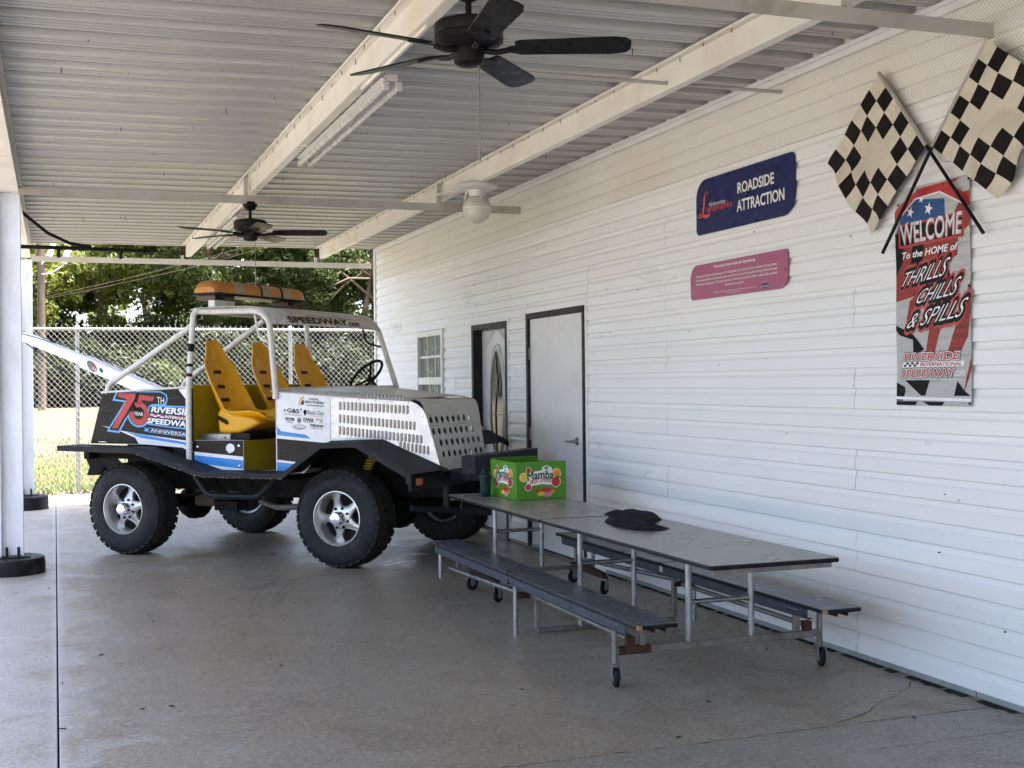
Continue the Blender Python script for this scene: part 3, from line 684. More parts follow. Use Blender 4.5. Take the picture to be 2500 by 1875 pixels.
def trees():
    rn = random.Random(11)
    var = []
    for s, m in ((1, 'leaf_c'), (2, 'leaf_a'), (3, 'leaf_b'), (4, 'leaf_a'), (5, 'leaf_shaded')):
        var.append(crown_mesh(s, 27000, m, blobs=36))
    def trunk(C, h, r, seed):
        q = random.Random(seed); mb = MB()
        P = [V(0, 0, -.3), V(q.uniform(-.1, .1), 0, h*.4), V(q.uniform(-.3, .3), q.uniform(-.2, .2), h*.8), V(q.uniform(-.4, .4), 0, h+2.2)]
        mb.tube(P, [r*1.25, r, r*.75, r*.25], 9)
        for c, _ in C[:14]:
            t = q.uniform(.55, 1.); s = P[1].lerp(P[3], t*.8); e = V(c.x, c.y, c.z+h+1.6)
            mb.tube([s, s.lerp(e, .5)+V(0, 0, .2), e], [r*.35, r*.22, r*.06], 6)
        return mb.mesh('trunk', 'bark')
    tm = [trunk(v[1], 3.1, .16, i) for i, v in enumerate(var)]
    labs = ['bright yellow-green leafy tree over the fence at far left', 'tree with lit crown second from the left over the fence', 'broad mid-green tree behind the left half of the light bar', 'tree with pale bare trunk left of the roll cage',
            'dense green tree above the amber light bar', 'dark leafy tree right of the light bar', 'green tree next to the building corner', 'tall back-row tree left of the utility pole gap', 'back-row tree seen through the roll cage', 'back-row tree behind the steering wheel', 'back-row tree at the wall corner', 'far left back-row tree beside the pole']
    spec = [(-2.4, 41, 0, .95, 4.6), (1.5, 43, 0, .92, 5.0), (4.8, 41.5, 1, .95, 5.2), (7.6, 43.5, 3, .85, 5.4), (10.0, 41, 2, .95, 5.2), (12.7, 43, 1, .9, 5.0), (15.2, 41, 2, .95, 5.0),
            (-.6, 48, 1, 1.2, 6.2), (3.6, 49, 2, 1.2, 6.2), (8.2, 50, 1, 1.15, 5.6), (13.0, 49, 2, 1.2, 6.0), (-5.2, 46, 1, 1.2, 6.0)]
    for i, (x, y, v, s, h) in enumerate(spec):
        t = thing('leafy_tree', labs[i], 'tree', (x, y, ground_z(x, y)), rn.uniform(0, 6), 'trees beyond the fence', world=False)
        cr = link('crown', var[v][0], t); cr.location = (0, 0, h); cr.scale = (s, s, s*.95)
        tr = link('trunk', tm[v], t); tr.scale = (s, s, s*(h/4.75))
    # undergrowth along the edge of the wood
    bm, C = crown_mesh(21, 12000, 'leaf_shaded', 1.5, 1.1, 16, (.06, .11)); bm2, C2 = crown_mesh(22, 9000, 'leaf_a', 1.4, 1.0, 16, (.06, .11)); bm3, C3 = crown_mesh(23, 9000, 'leaf_b', 1.4, 1.2, 16, (.06, .11))  # first bush mesh: tree shade painted in as dark leaves
    sp = [(-3.2, 38.6, 2, 1.0), (-.6, 39.5, 0, .95), (1.5, 38.8, 0, 1.1), (3.4, 39.4, 2, 1.0), (5.6, 39.4, 0, 1.2), (7.6, 39.6, 0, 1.15), (9.7, 39.4, 2, 1.1), (11.6, 39.4, 0, 1.25), (13.4, 39.8, 1, 1.2),
          (0.6, 44.6, 0, 1.5), (4.4, 45, 0, 1.6), (8.4, 44.6, 0, 1.5), (12.4, 44.8, 0, 1.6)]
    W9 = 'first second third fourth fifth sixth seventh eighth ninth'.split()
    for i, (x, y, v, s) in enumerate(sp):
        o = link('bush', (bm, bm2, bm3)[v]); o.location = (x, y, ground_z(x, y)+.75*s); o.scale = (s, s, s); o.rotation_euler = (0, 0, rn.uniform(0, 6))
        tag(o, (W9[i]+' leafy bush from the left along the edge of the wood') if i < 9 else (W9[i-9]+' dark bush from the left deep between the tree trunks'), 'bush', 'bushes at the edge of the wood')
    # far wood that closes the view
    mb = MB(); vs, fs = [], []
    for i in range(7000):
        x = rn.uniform(-16, 30); y = rn.uniform(54, 60); z = 1+abs(rn.gauss(0, 1.7)); l = rn.uniform(.22, .42)
        a = V(rn.gauss(0, 1), rn.gauss(0, 1), rn.gauss(0, 1)).normalized(); b = a.cross(V(.3, .5, .8)).normalized(); p = V(x, y, z); o = len(vs)
        vs += [p-a*l, p+b*l*.6, p+a*l, p-b*l*.6]; fs.append((o, o+1, o+2, o+3))
    mb.add(vs, fs); o = mb.build('far_wood', 'leaf_b', None, kind='stuff'); o['label'] = 'far mass of foliage closing the view behind the trees'; o['category'] = 'wood'
    # grass tufts just past the fence
    g = MB()
    for i in range(16000):
        y = 19.2+rn.random()**1.6*9; x = rn.uniform(-2.5, 5.5); z = ground_z(x, y); a = rn.uniform(0, 6.28); l = rn.uniform(.03, .09); s = V(cos(a), sin(a), 0)*.007
        p = V(x, y, z); g.add([p-s, p+s, p+V(rn.uniform(-.03, .03), rn.uniform(-.03, .03), l)], [(0, 1, 2)])
    o = g.build('grass', 'leaf_a', None, kind='stuff'); o['label'] = 'sunlit grass on the far side of the fence'; o['category'] = 'grass'
trees()

def utility_pole():
    x, y = -.30, 34.0; z = ground_z(x, y)
    t = thing('utility_pole', 'weathered wooden utility pole with two white floodlights', 'utility pole', (x, y, z))
    MB().tube([(x, y, z-.3), (x, y, 4.0), (x, y, 9.)], [.105, .10, .09], 14).build('pole', 'pole_wood', t, smooth=True)
    for i, (dx, zz) in enumerate(((.06, 5.0), (.42, 4.85))):
        f = MB(); c = V(x+dx+.14, y-.18, zz)
        f.bar(c-V(.02, -.06, .18), c+V(.10, .06, .18), .26, .10, (1, .3, 0))
        fl = f.build('floodlight', 'lamp_white', t, bevel=.02)
        MB().tube([(x+.02, y-.1, zz-.35-.1*i), (x+dx*.6, y-.14, zz-.32-.1*i), (c.x, c.y+.02, zz-.2)], .018, 8).build('arm', 'lamp_white', fl, smooth=True)
    MB().box(x+.07, x+.13, y-.20, y-.12, 2.5, 2.75).build('meter_box', 'tie_paint_shaded', t, bevel=.005)
    for k, (dz, ez) in enumerate(((0, 0.), (.12, .45))):
        w = MB().tube([(x+.1+(9*i/12), y+(2*i/12), 3.78+dz*.4+(ez*.5+2.75)*(i/12)-.18*sin(pi*i/12)) for i in range(13)], .0045, 5).build('overhead_wire', 'pole_wood', None)
        tag(w, ('lower' if k == 0 else 'upper')+' of two pale overhead wires rising from the utility pole', 'wire')
utility_pole()

# ================================================================ CEILING FITTINGS
def fans():
    root = thing('ceiling_fan', 'large black five-blade ceiling fan hanging in the foreground', 'ceiling fan', (1.60, 4.83, 3.148), 0, 'black ceiling fans', world=False)
    MB().lathe([(.0, 0), (.062, 0), (.066, -.02), (.045, -.060), (.018, -.075)], (0, 0, 0), 'z', 24).build('canopy', 'fan_black', root, smooth=True)
    MB().tube([(0, 0, -.07), (0, 0, -.155)], .013, 10).build('downrod', 'fan_black', root, smooth=True)
    MB().lathe([(.02, -.140), (.075, -.150), (.128, -.158), (.140, -.168), (.142, -.205), (.138, -.212), (.142, -.218), (.141, -.240), (.120, -.258), (.070, -.266), (.05, -.268)], (0, 0, 0), 'z', 36).build('motor', 'fan_black', root, smooth=True)
    MB().lathe([(.062, -.266), (.064, -.30), (.060, -.325), (.045, -.335), (0, -.337)], (0, 0, 0), 'z', 24).build('switch_housing', 'fan_black', root, smooth=True)
    bm = MB(); L0, L1, w0, w1 = .19, .66, .058, .068
    out = [(L0, -w0*.8), (L0+.02, -w0), (L1-.07, -w1), (L1-.02, -w1*.85), (L1, -w1*.45), (L1, w1*.45), (L1-.02, w1*.85), (L1-.07, w1), (L0+.02, w0), (L0, w0*.8)]
    tl = radians(-13)
    bm.prism([(x, y*cos(tl), -.268+y*sin(tl)) for x, y in out], (0, 0, .007))
    bme = bm.mesh('blade', 'fan_blade')
    im = MB(); im.tube([(.06, 0, -.275), (.11, 0, -.283), (.16, 0, -.275)], .012, 8)
    im.prism([(x, y*cos(tl), -.2755+y*sin(tl)) for x, y in ell(.215, 0, .068, .030, 18)], (0, 0, .006))
    ime = im.mesh('blade_iron', 'fan_black')
    for k in range(5):
        b = link('blade', bme, root, .002, 1); b.rotation_euler = (0, 0, radians(-20.15-3+72*k))
        link('blade_iron', ime, b)
    pc = MB(); pc.tube([(.035, -.02, -.33), (.036, -.02, -.70)], .0034, 6)
    pc.lathe([(0, -.725), (.006, -.718), (.006, -.705), (0, -.698)], (.036, -.02, 0), 'z', 10); pc.build('pull_chain', 'worn_steel', root)
    f2 = copy_tree(root); f2.location = (1.60, 10.88, 3.10); f2['label'] = 'smaller-looking black ceiling fan further back under the middle tie bar'
    f2.rotation_euler = (0, 0, radians(8))
fans()
def fluorescents():
    for (y0, y1, lab) in ((6.42, 8.88, 'long two-tube fluorescent light fixed to the near part of the purlin'), (12.1, 14.55, 'two-tube fluorescent light on the purlin behind the far fan')):
        x = 1.700; t = thing('fluorescent_light', lab, 'light', (x, y0, 3.16))
        mb = MB(); mb.box(x-.030, x+.030, y0, y1, 3.125, 3.162)
        mb.add([(x-.030, y0, 3.125), (x-.062, y0, 3.140), (x-.062, y1, 3.140), (x-.030, y1, 3.125), (x+.030, y0, 3.125), (x+.062, y0, 3.140), (x+.062, y1, 3.140), (x+.030, y1, 3.125)], [(0, 1, 2, 3), (4, 5, 6, 7)])
        mb.build('housing', 'lamp_white', t)
        for dx in (-.036, .036):
            MB().tube([(x+dx, y0+.03, 3.098), (x+dx, y1-.03, 3.098)], .016, 10).build('tube', 'tube_white', t, smooth=True)
            for yy in (y0+.012, y1-.012): MB().box(x+dx-.019, x+dx+.019, yy-.012, yy+.012, 3.078, 3.124).build('lampholder', 'lamp_white', t, bevel=.006)
        for yy in (y0+.3, y1-.3): MB().box(x-.085, x+.03, yy-.012, yy+.012, 3.163, 3.31).build('hanger_strap', 'beam_paint', t)
        MB().tube([(x-.07, y0-.9, 3.170), (x-.07, y0+.4, 3.170)], .010, 8).build('conduit', 'beam_paint', t, smooth=True)
fluorescents()
def globe_lamp():
    x, y = 3.36, 9.97; t = thing('globe_lamp', 'white ceiling lamp with a dusty round globe under the second purlin', 'lamp', (x, y, 3.19))
    MB().lathe([(0, 3.196), (.165, 3.196), (.176, 3.185), (.176, 3.160), (.160, 3.152), (.075, 3.145), (.065, 3.09)], (x, y, 0), 'z', 36).build('plate', 'lamp_white', t, smooth=True)
    MB().lathe([(.122*cos(radians(a)), 2.985+.122*sin(radians(a))) for a in range(66, -90, -12)]+[(0, 2.863)], (x, y, 0), 'z', 36).build('globe', 'globe', t, smooth=True)
    MB().lathe([(.1205, 2.998), (.1235, 2.990), (.1205, 2.982)], (x, y, 0), 'z', 36, False).build('seam_ring', 'beam_paint', t, smooth=True)
    for k in range(3):
        g = radians(30+120*k); MB().bar((x+.085*cos(g), y+.085*sin(g), 3.15), (x+.108*cos(g), y+.108*sin(g), 3.06), .02, .014, (cos(g), sin(g), .2)).build('clip', 'lamp_white', t)
    MB().tube([(x-.17, y+.1, 3.16), (x-.22, y+.45, 3.16), (x-.05, y+.75, 3.2)], .010, 8).build('conduit', 'lamp_white', t, smooth=True)
globe_lamp()
def black_pipe():
    y = 13.2
    t = thing('black_pipe_bracket', 'black pipe with a drooping cable below the roof at far left', 'pipe', (-.3, y, 2.9))
    z = 2.905
    MB().tube([(-.32, y, z+.005), (.35, y, z), (.62, y, z-.003), (.86, y, z-.006)], [.020, .020, .020, .018], 10).build('pipe', 'black_metal', t, smooth=True)
    MB().tube([(.86, y, z-.006), (.93, y, z-.008), (1.02, y, z-.012)], [.026, .018, .004], 10).build('nozzle', 'black_metal', t, smooth=True)
    for x in (.05, .64): MB().tube([(x, y, z), (x, y, z-.095)], .018, 10).build('clamp', 'black_metal', t, smooth=True)
    MB().tube([(-.33, y-.3, 3.26), (-.22, y-.2, 3.17), (-.05, y-.1, 3.04), (.15, y-.03, 2.955), (.36, y, 2.922)], .016, 10).build('cable', 'rubber', t, smooth=True)
    MB().box(-.345, -.315, y-.03, y+.03, 2.86, 3.13).build('bracket', 'black_metal', t)
black_pipe()

# ================================================================ WALL SIGNS
def signs():
    # blue roadside sign
    t = thing('roadside_sign', 'dark blue metal sign reading ROADSIDE ATTRACTION on the wall', 'sign', (D-.03, 6.9, 2.49))
    F = lambda a, b, l: (D-.030-l, a, b)
    def plate(y0, y1, z0, z1, rs, mat, name):
        pts = rrect(-y1, -y0, z0, z1, rs, 8)
        MB().prism([(D-.030, -a, b) for a, b in pts], (.006, 0, 0)).build(name, mat, t)
    plate(6.269, 7.462, 2.493, 2.858, (.04, .13, .04, .13), 'sign_blue', 'plate')
    text(t, F, 'ROADSIDE', (6.915, 2.702), (6.492, 2.702), h=.066, mat='ink_white', off=.022)
    text(t, F, 'ATTRACTION', (6.925, 2.588), (6.380, 2.588), h=.070, mat='ink_white', off=.022)
    text(t, F, 'All-American', (7.285, 2.668), (7.075, 2.668), h=.026, mat='ink_white')
    text(t, F, 'andmarks', (7.31, 2.632), (6.985, 2.632), h=.045, mat='ink_red', off=-.004)
    L = MB()
    P = [(7.285, 2.748), (7.305, 2.772), (7.33, 2.765), (7.345, 2.735), (7.350, 2.69), (7.362, 2.645), (7.385, 2.618), (7.42, 2.610), (7.435, 2.622), (7.42, 2.634), (7.385, 2.625), (7.33, 2.608), (7.285, 2.612), (7.262, 2.632)]
    W = [.002, .004, .005, .009, .013, .011, .007, .004, .004, .004, .006, .012, .010, .002]
    vs = []
    for i, (y, z) in enumerate(P):
        a, b = P[max(0, i-1)], P[min(len(P)-1, i+1)]; tt = V(b[0]-a[0], b[1]-a[1]).normalized()
        vs += [F(y-tt.y*W[i], z+tt.x*W[i], .0022), F(y+tt.y*W[i], z-tt.x*W[i], .0022)]
    L.add(vs, [(2*i, 2*i+1, 2*i+3, 2*i+2) for i in range(len(P)-1)]); L.build('script_initial', 'ink_red', t)
    for y, z in ((7.36, 2.828), (6.36, 2.828), (6.94, 2.838), (6.70, 2.833), (6.58, 2.515), (6.94, 2.513), (7.40, 2.52)): MB().prism([F(a, b, .003) for a, b in ell(y, z, .006, .006, 10)], (.003, 0, 0)).build('bolt', 'ink_black', t)
    # pink information sign
    t = thing('history_sign', 'pink metal sign with small white text below the blue sign', 'sign', (D-.03, 7.0, 2.06))
    def plate2(y0, y1, z0, z1, rs, mat, name):
        MB().prism([(D-.030, -a, b) for a, b in rrect(-y1, -y0, z0, z1, rs, 8)], (.006, 0, 0)).build(name, mat, t)
    plate2(6.353, 7.550, 2.064, 2.296, (.03, .09, .03, .09), 'sign_pink', 'plate')
    text(t, F, 'Riverside International Speedway', (7.225, 2.2515), (6.71, 2.2515), h=.026, mat='ink_white', off=.02)
    lines = ['Riverside International Speedway is a 1/4 mile gumbo dirt track that hosts a variety of racing classes.', 'Each weekend Riverside welcomes racers and fans from around the country during its March through', 'November racing season. The track was built in 1949 and is one of the oldest continuously operated', 'dirt tracks in the country.']
    for k, s in enumerate(lines):
        w = .5*(1.0 if k < 3 else .24); c = 6.965
        text(t, F, s, (c+w, 2.2055-k*.0265), (c-w, 2.2055-k*.0265), h=.0205, mat='ink_white', off=.012)
    text(t, F, 'Recognized by Newport\'s Roadside Landmark Program as a site worth visiting.', (7.225, 2.090), (6.70, 2.090), h=.013, mat='ink_white')
    text(t, F, 'www.newportlandmarks.com', (7.07, 2.077), (6.87, 2.077), h=.010, mat='ink_white')
    decal(t, F, [(6.645, 2.083), (6.60, 2.078), (6.565, 2.085), (6.562, 2.105), (6.60, 2.112), (6.64, 2.106)], 'sign_blue', .0015, 'logo_shield')
    text(t, F, 'Landmarks', (6.648, 2.086), (6.562, 2.086), h=.014, mat='ink_white', shear=.2, lift=.0025)
    text(t, F, 'National', (6.62, 2.114), (6.585, 2.114), h=.006, mat='ink_white')
    for y in (7.53, 6.375): MB().prism([F(a, b, .003) for a, b in ell(y, 2.175, .006, .006, 10)], (.003, 0, 0)).build('bolt', 'ink_black', t)
signs()

def banner():
    y0, y1, z0, z1 = 5.346, 4.790, 1.384, 2.486          # y0 is the left edge in the picture
    t = thing('welcome_banner', 'tall red and white WELCOME banner hanging on the wall under the flags', 'banner', (D-.02, 5.1, z0))
    def wave(a, b): return .0022*sin(b*13)+.0012*sin(a*9+b*5)
    def F(a, b, l): return (D-.030-l+wave(a, b), a, b)
    W, H = y0-y1, z1-z0
    MB().grid(lambda i, j: F(y0-W*i, z0+H*j, 0), 8, 40).build('cloth', 'banner_white', t, smooth=True)
    P = lambda pts: [(y0-W*a, z0+H*b) for a, b in pts]
    def strip(name, mat, poly, lift):   # subdivided so that it follows the cloth
        mb = MB(); n = 40
        ys = [p[1] for p in poly]; lo, hi = min(ys), max(ys); m = max(3, int((hi-lo)*50)); vs = []
        def span(b):
            xs = []
            for (ax, ay), (bx, by) in zip(poly, poly[1:]+poly[:1]):
                if (ay-b)*(by-b) <= 0 and ay != by: xs.append(ax+(bx-ax)*(b-ay)/(by-ay))
            return (min(xs), max(xs)) if xs else None
        rows = []
        for i in range(m+1):
            b = lo+(hi-lo)*i/m; s = span(min(hi-1e-5, max(lo+1e-5, b)))
            if s: rows.append([F(y0-W*(s[0]+(s[1]-s[0])*k/3), z0+H*b, lift) for k in range(4)])
        vs = [p for r in rows for p in r]
        mb.add(vs, [(i*4+k, i*4+k+1, (i+1)*4+k+1, (i+1)*4+k) for i in range(len(rows)-1) for k in range(3)])
        return mb.build(name, mat, t, smooth=True)
    # waving flag stripes
    for (a0, a1, b0, b1, m, lf) in ((.04, .20, .42, .83, .0, .001),):
        pass
    strip('red_stripe', 'banner_red', [(.0, .48), (.0, .74), (.86, .76), (.84, .66), (.46, .60), (.30, .50)], .0010)
    strip('red_stripe', 'banner_red', [(.68, .22), (.86, .40), (1., .54), (1., .40), (.96, .30), (.84, .22)], .0010)
    strip('red_stripe', 'banner_red', [(.40, .22), (.50, .40), (.66, .52), (.72, .44), (.58, .30), (.52, .22)], .0010)
    strip('red_stripe', 'banner_red', [(.14, .36), (.20, .48), (.34, .52), (.30, .40), (.22, .32)], .0010)
    strip('red_stripe', 'banner_red', [(.80, .84), (.93, .93), (1., .90), (1., .78), (.92, .76)], .0010)
    strip('red_stripe', 'banner_red', [(.90, .05), (1., .16), (1., .22), (.93, .12)], .0010)
    strip('shade_band', 'banner_black', [(.0, .60), (.0, .80), (.13, .78), (.10, .66)], .0013)
    strip('shade_band', 'banner_black', [(.20, .62), (.24, .73), (.40, .73), (.36, .62)], .0013)
    strip('shade_band', 'banner_black', [(.55, .60), (.62, .70), (.72, .62), (.80, .48), (.74, .44)], .0013)
    strip('blue_field', 'banner_blue', [(.0, .78), (.20, .76), (.70, .80), (.68, .92), (.30, .94), (.10, .88)], .0010)
    strip('black_check', 'banner_black', [(.0, .33), (.0, .37), (.12, .35), (.26, .32), (.42, .24), (.24, .23), (.24, .30)], .0012)
    # checkered hem
    for pts in ([(0, .02), (0, .105), (.14, .08), (.09, .02)], [(.12, .115), (.46, .115), (.40, .045), (.34, .045)], [(.78, .045), (.82, .11), (.94, .055), (.99, .045)], [(0, 0), (0, .018), (.30, .018), (.26, 0)], [(.36, .018), (.66, .018), (.62, 0), (.46, 0)]):
        strip('hem_check', 'banner_black', pts, .0014)
    strip('hem_line', 'decal_white', [(0, .022), (0, .040), (1, .036), (1, .020)], .0020)
    # red arch at the top
    for a, b, c, d in (((.0, .83), (.10, .88), (.10, .935), (.0, .90)), ((.10, .88), (.28, .945), (.34, .985), (.08, .93)), ((.28, .945), (.62, .955), (.90, .995), (.30, .985)), ((.62, .955), (.98, .87), (1.0, .905), (.72, .985)), ((.94, .88), (1., .84), (1., .93), (.94, .93))):
        decal(t, F, P([a, b, c, d]), 'decal_red', .0022, 'arch')
    for a, b in (((.0, .825), (.10, .873)), ((.10, .873), (.28, .938)), ((.28, .938), (.62, .948)), ((.62, .948), (1., .857))):
        decal(t, F, P([a, b, (b[0], b[1]+.006), (a[0], a[1]+.006)]), 'decal_white', .0026, 'arch_line')
    for cx, cz, r in ((.47, .885, .034), (.22, .885, .030), (.37, .935, .022), (.18, .83, .02)): decal(t, F, star(y0-W*cx, z0+H*cz, r, .3), 'decal_white', .0018, 'star')
    # WELCOME plate and lettering
    decal(t, F, P([(.05, .725), (.93, .735), (.95, .845), (.05, .835)]), 'decal_red', .0024, 'plate_edge')
    decal(t, F, P([(.075, .737), (.905, .746), (.92, .832), (.075, .824)]), 'ink_black', .0030, 'plate')
    for dx, dz, m, lf, of in ((.006, -.006, 'decal_dark_red', .0034, .05), (0, 0, 'letter_silver', .0040, .02)):
        text(t, F, 'WELCOME', (y0-W*.09-dx*W, z0+H*(.742+dz)), (y0-W*.90-dx*W, z0+H*(.752+dz)), (y0-W*.075-dx*W, z0+H*(.835+dz)), (y0-W*.92-dx*W, z0+H*(.845+dz)), mat=m, lift=lf, off=of)
    text(t, F, 'To the HOME of', (y0-W*.10, z0+H*.674), (y0-W*.86, z0+H*.684), h=.034, mat='decal_white', shear=.25, lift=.004, off=.02)
    for s, bl, br, hh in (('THRILLS', (.09, .548), (.76, .578), .064), ('CHILLS', (.29, .462), (.90, .490), .062), ('& SPILLS', (.16, .352), (.99, .392), .066)):
        a, b = bl, br
        for m, lf, of, g in (('decal_red', .0030, .16, .012), ('ink_black', .0036, .10, .007), ('decal_white', .0044, -.008, 0)):
            text(t, F, s, (y0-W*(a[0]-g), z0+H*(a[1]-g)), (y0-W*(b[0]+g-.06), z0+H*(b[1]-g)), (y0-W*(a[0]-g+.05), z0+H*(a[1]+g)+hh*1.05), (y0-W*(b[0]+g), z0+H*(b[1]+g)+hh*1.35), mat=m, lift=lf, off=of, shear=.45)
    for s, a, b, z, h in (('RIVERSIDE', .115, .86, .205, .036), ('SPEEDWAY', .075, .79, .130, .038)):
        for m, lf, of, g in (('ink_black', .0030, .09, .006), ('decal_white', .0036, .06, .003), ('decal_red', .0042, .015, 0)):
            text(t, F, s, (y0-W*(a-g), z0+H*(z-g*.4)), (y0-W*(b+g), z0+H*(z-g*.4)), h=h+g*.9, mat=m, lift=lf, off=of, shear=.18)
    decal(t, F, P([(.08, .174), (.90, .174), (.92, .198), (.10, .198)]), 'decal_white', .0030, 'name_bar')
    text(t, F, 'INTERNATIONAL', (y0-W*.34, z0+H*.1775), (y0-W*.88, z0+H*.1775), h=.0185, mat='decal_red', lift=.004, shear=.18, off=.02)
    for k in range(3):
        for r in range(2):
            a = .11+(k*2+r)*.034; decal(t, F, P([(a, .177+r*.0095), (a+.034, .177+r*.0095), (a+.034, .1865+r*.0095), (a, .1865+r*.0095)]), 'ink_black', .004, 'bar_check')
    text(t, F, '.com', (y0-W*.79, z0+H*.132), (y0-W*.92, z0+H*.132), h=.024, mat='decal_white', lift=.0042, off=.02)
    text(t, F, 'WEST MEMPHIS, AR', (y0-W*.13, z0+H*.114), (y0-W*.82, z0+H*.114), h=.0085, mat='decal_white', lift=.0042)
    for a, b in ((.05, .93), (.99, .98), (.98, .012), (.98, .52)): MB().prism([F(yy, zz, .004) for yy, zz in ell(y0-W*a, z0+H*b, .006, .006, 10)], (.003, 0, 0)).build('screw', 'ink_black', t)
banner()

def flags():
    def flag(label, P0, P1, out, end, sgn, off):
        t = thing('checkered_flag', label, 'flag', (D-.05, P1[0], P1[1]), 0, 'crossed checkered flags')
        x0 = D-.055-off; sc_ = x0/D
        P0, P1, end = [(p[0]*sc_, 1.52+(p[1]-1.52)*sc_) for p in (P0, P1, end)]
        N = 6; n = 30; P0v, P1v, Ov = V(*P0), V(*P1), V(*out)
        rn = random.Random(int(off*1000)+4)
        mb = MB(); vs = []
        for i in range(n+1):
            for j in range(n+1):
                u, v = i/n, j/n
                q = P0v+(P1v-P0v)*u+Ov*v
                bell = v*(.020*sin(u*8+v*4)+.014*sin(v*7-u*4+1)+.005*sin(u*19+v*15))
                q = q+V(.004*sin(v*6+u*3)*v, .006*sin(u*7)*v-.006*v*v)
                vs.append((x0-.004-.010*v-bell, q.x, q.y))
        fs, mi = [], []
        for i in range(n):
            for j in range(n):
                a, b = int(i/n*N), int(j/n*N)
                blk = (a+b) % 2 == 1 and not (2 <= a <= 3 and 2 <= b <= 3)
                fs.append((i*(n+1)+j, (i+1)*(n+1)+j, (i+1)*(n+1)+j+1, i*(n+1)+j+1)); mi.append(1 if blk else 0)
        mb.add(vs, fs); mb.mi = mi
        mb.build('cloth', ['flag_white', 'flag_black'], t, smooth=True)
        d = (P1v-P0v).normalized()
        MB().tube([(x0, *(P0v-d*.01)), (x0, *P1v)], .011, 10).build('sleeve', 'tie_paint_shaded', t, smooth=True)
        MB().tube([(x0, *P1v), (x0, *V(*end))], .009, 10).build('pole', 'black_metal', t, smooth=True)
    flag('smaller-looking checkered flag on the left of the crossed pair', (5.505, 3.128), (5.135, 2.682), (.45, -.385), (4.735, 2.20), 1, .0)
    flag('checkered flag on the right of the crossed pair, cut by the picture edge', (4.695, 3.100), (5.090, 2.672), (-.445, -.318), (5.495, 2.182), -1, .024)
flags()

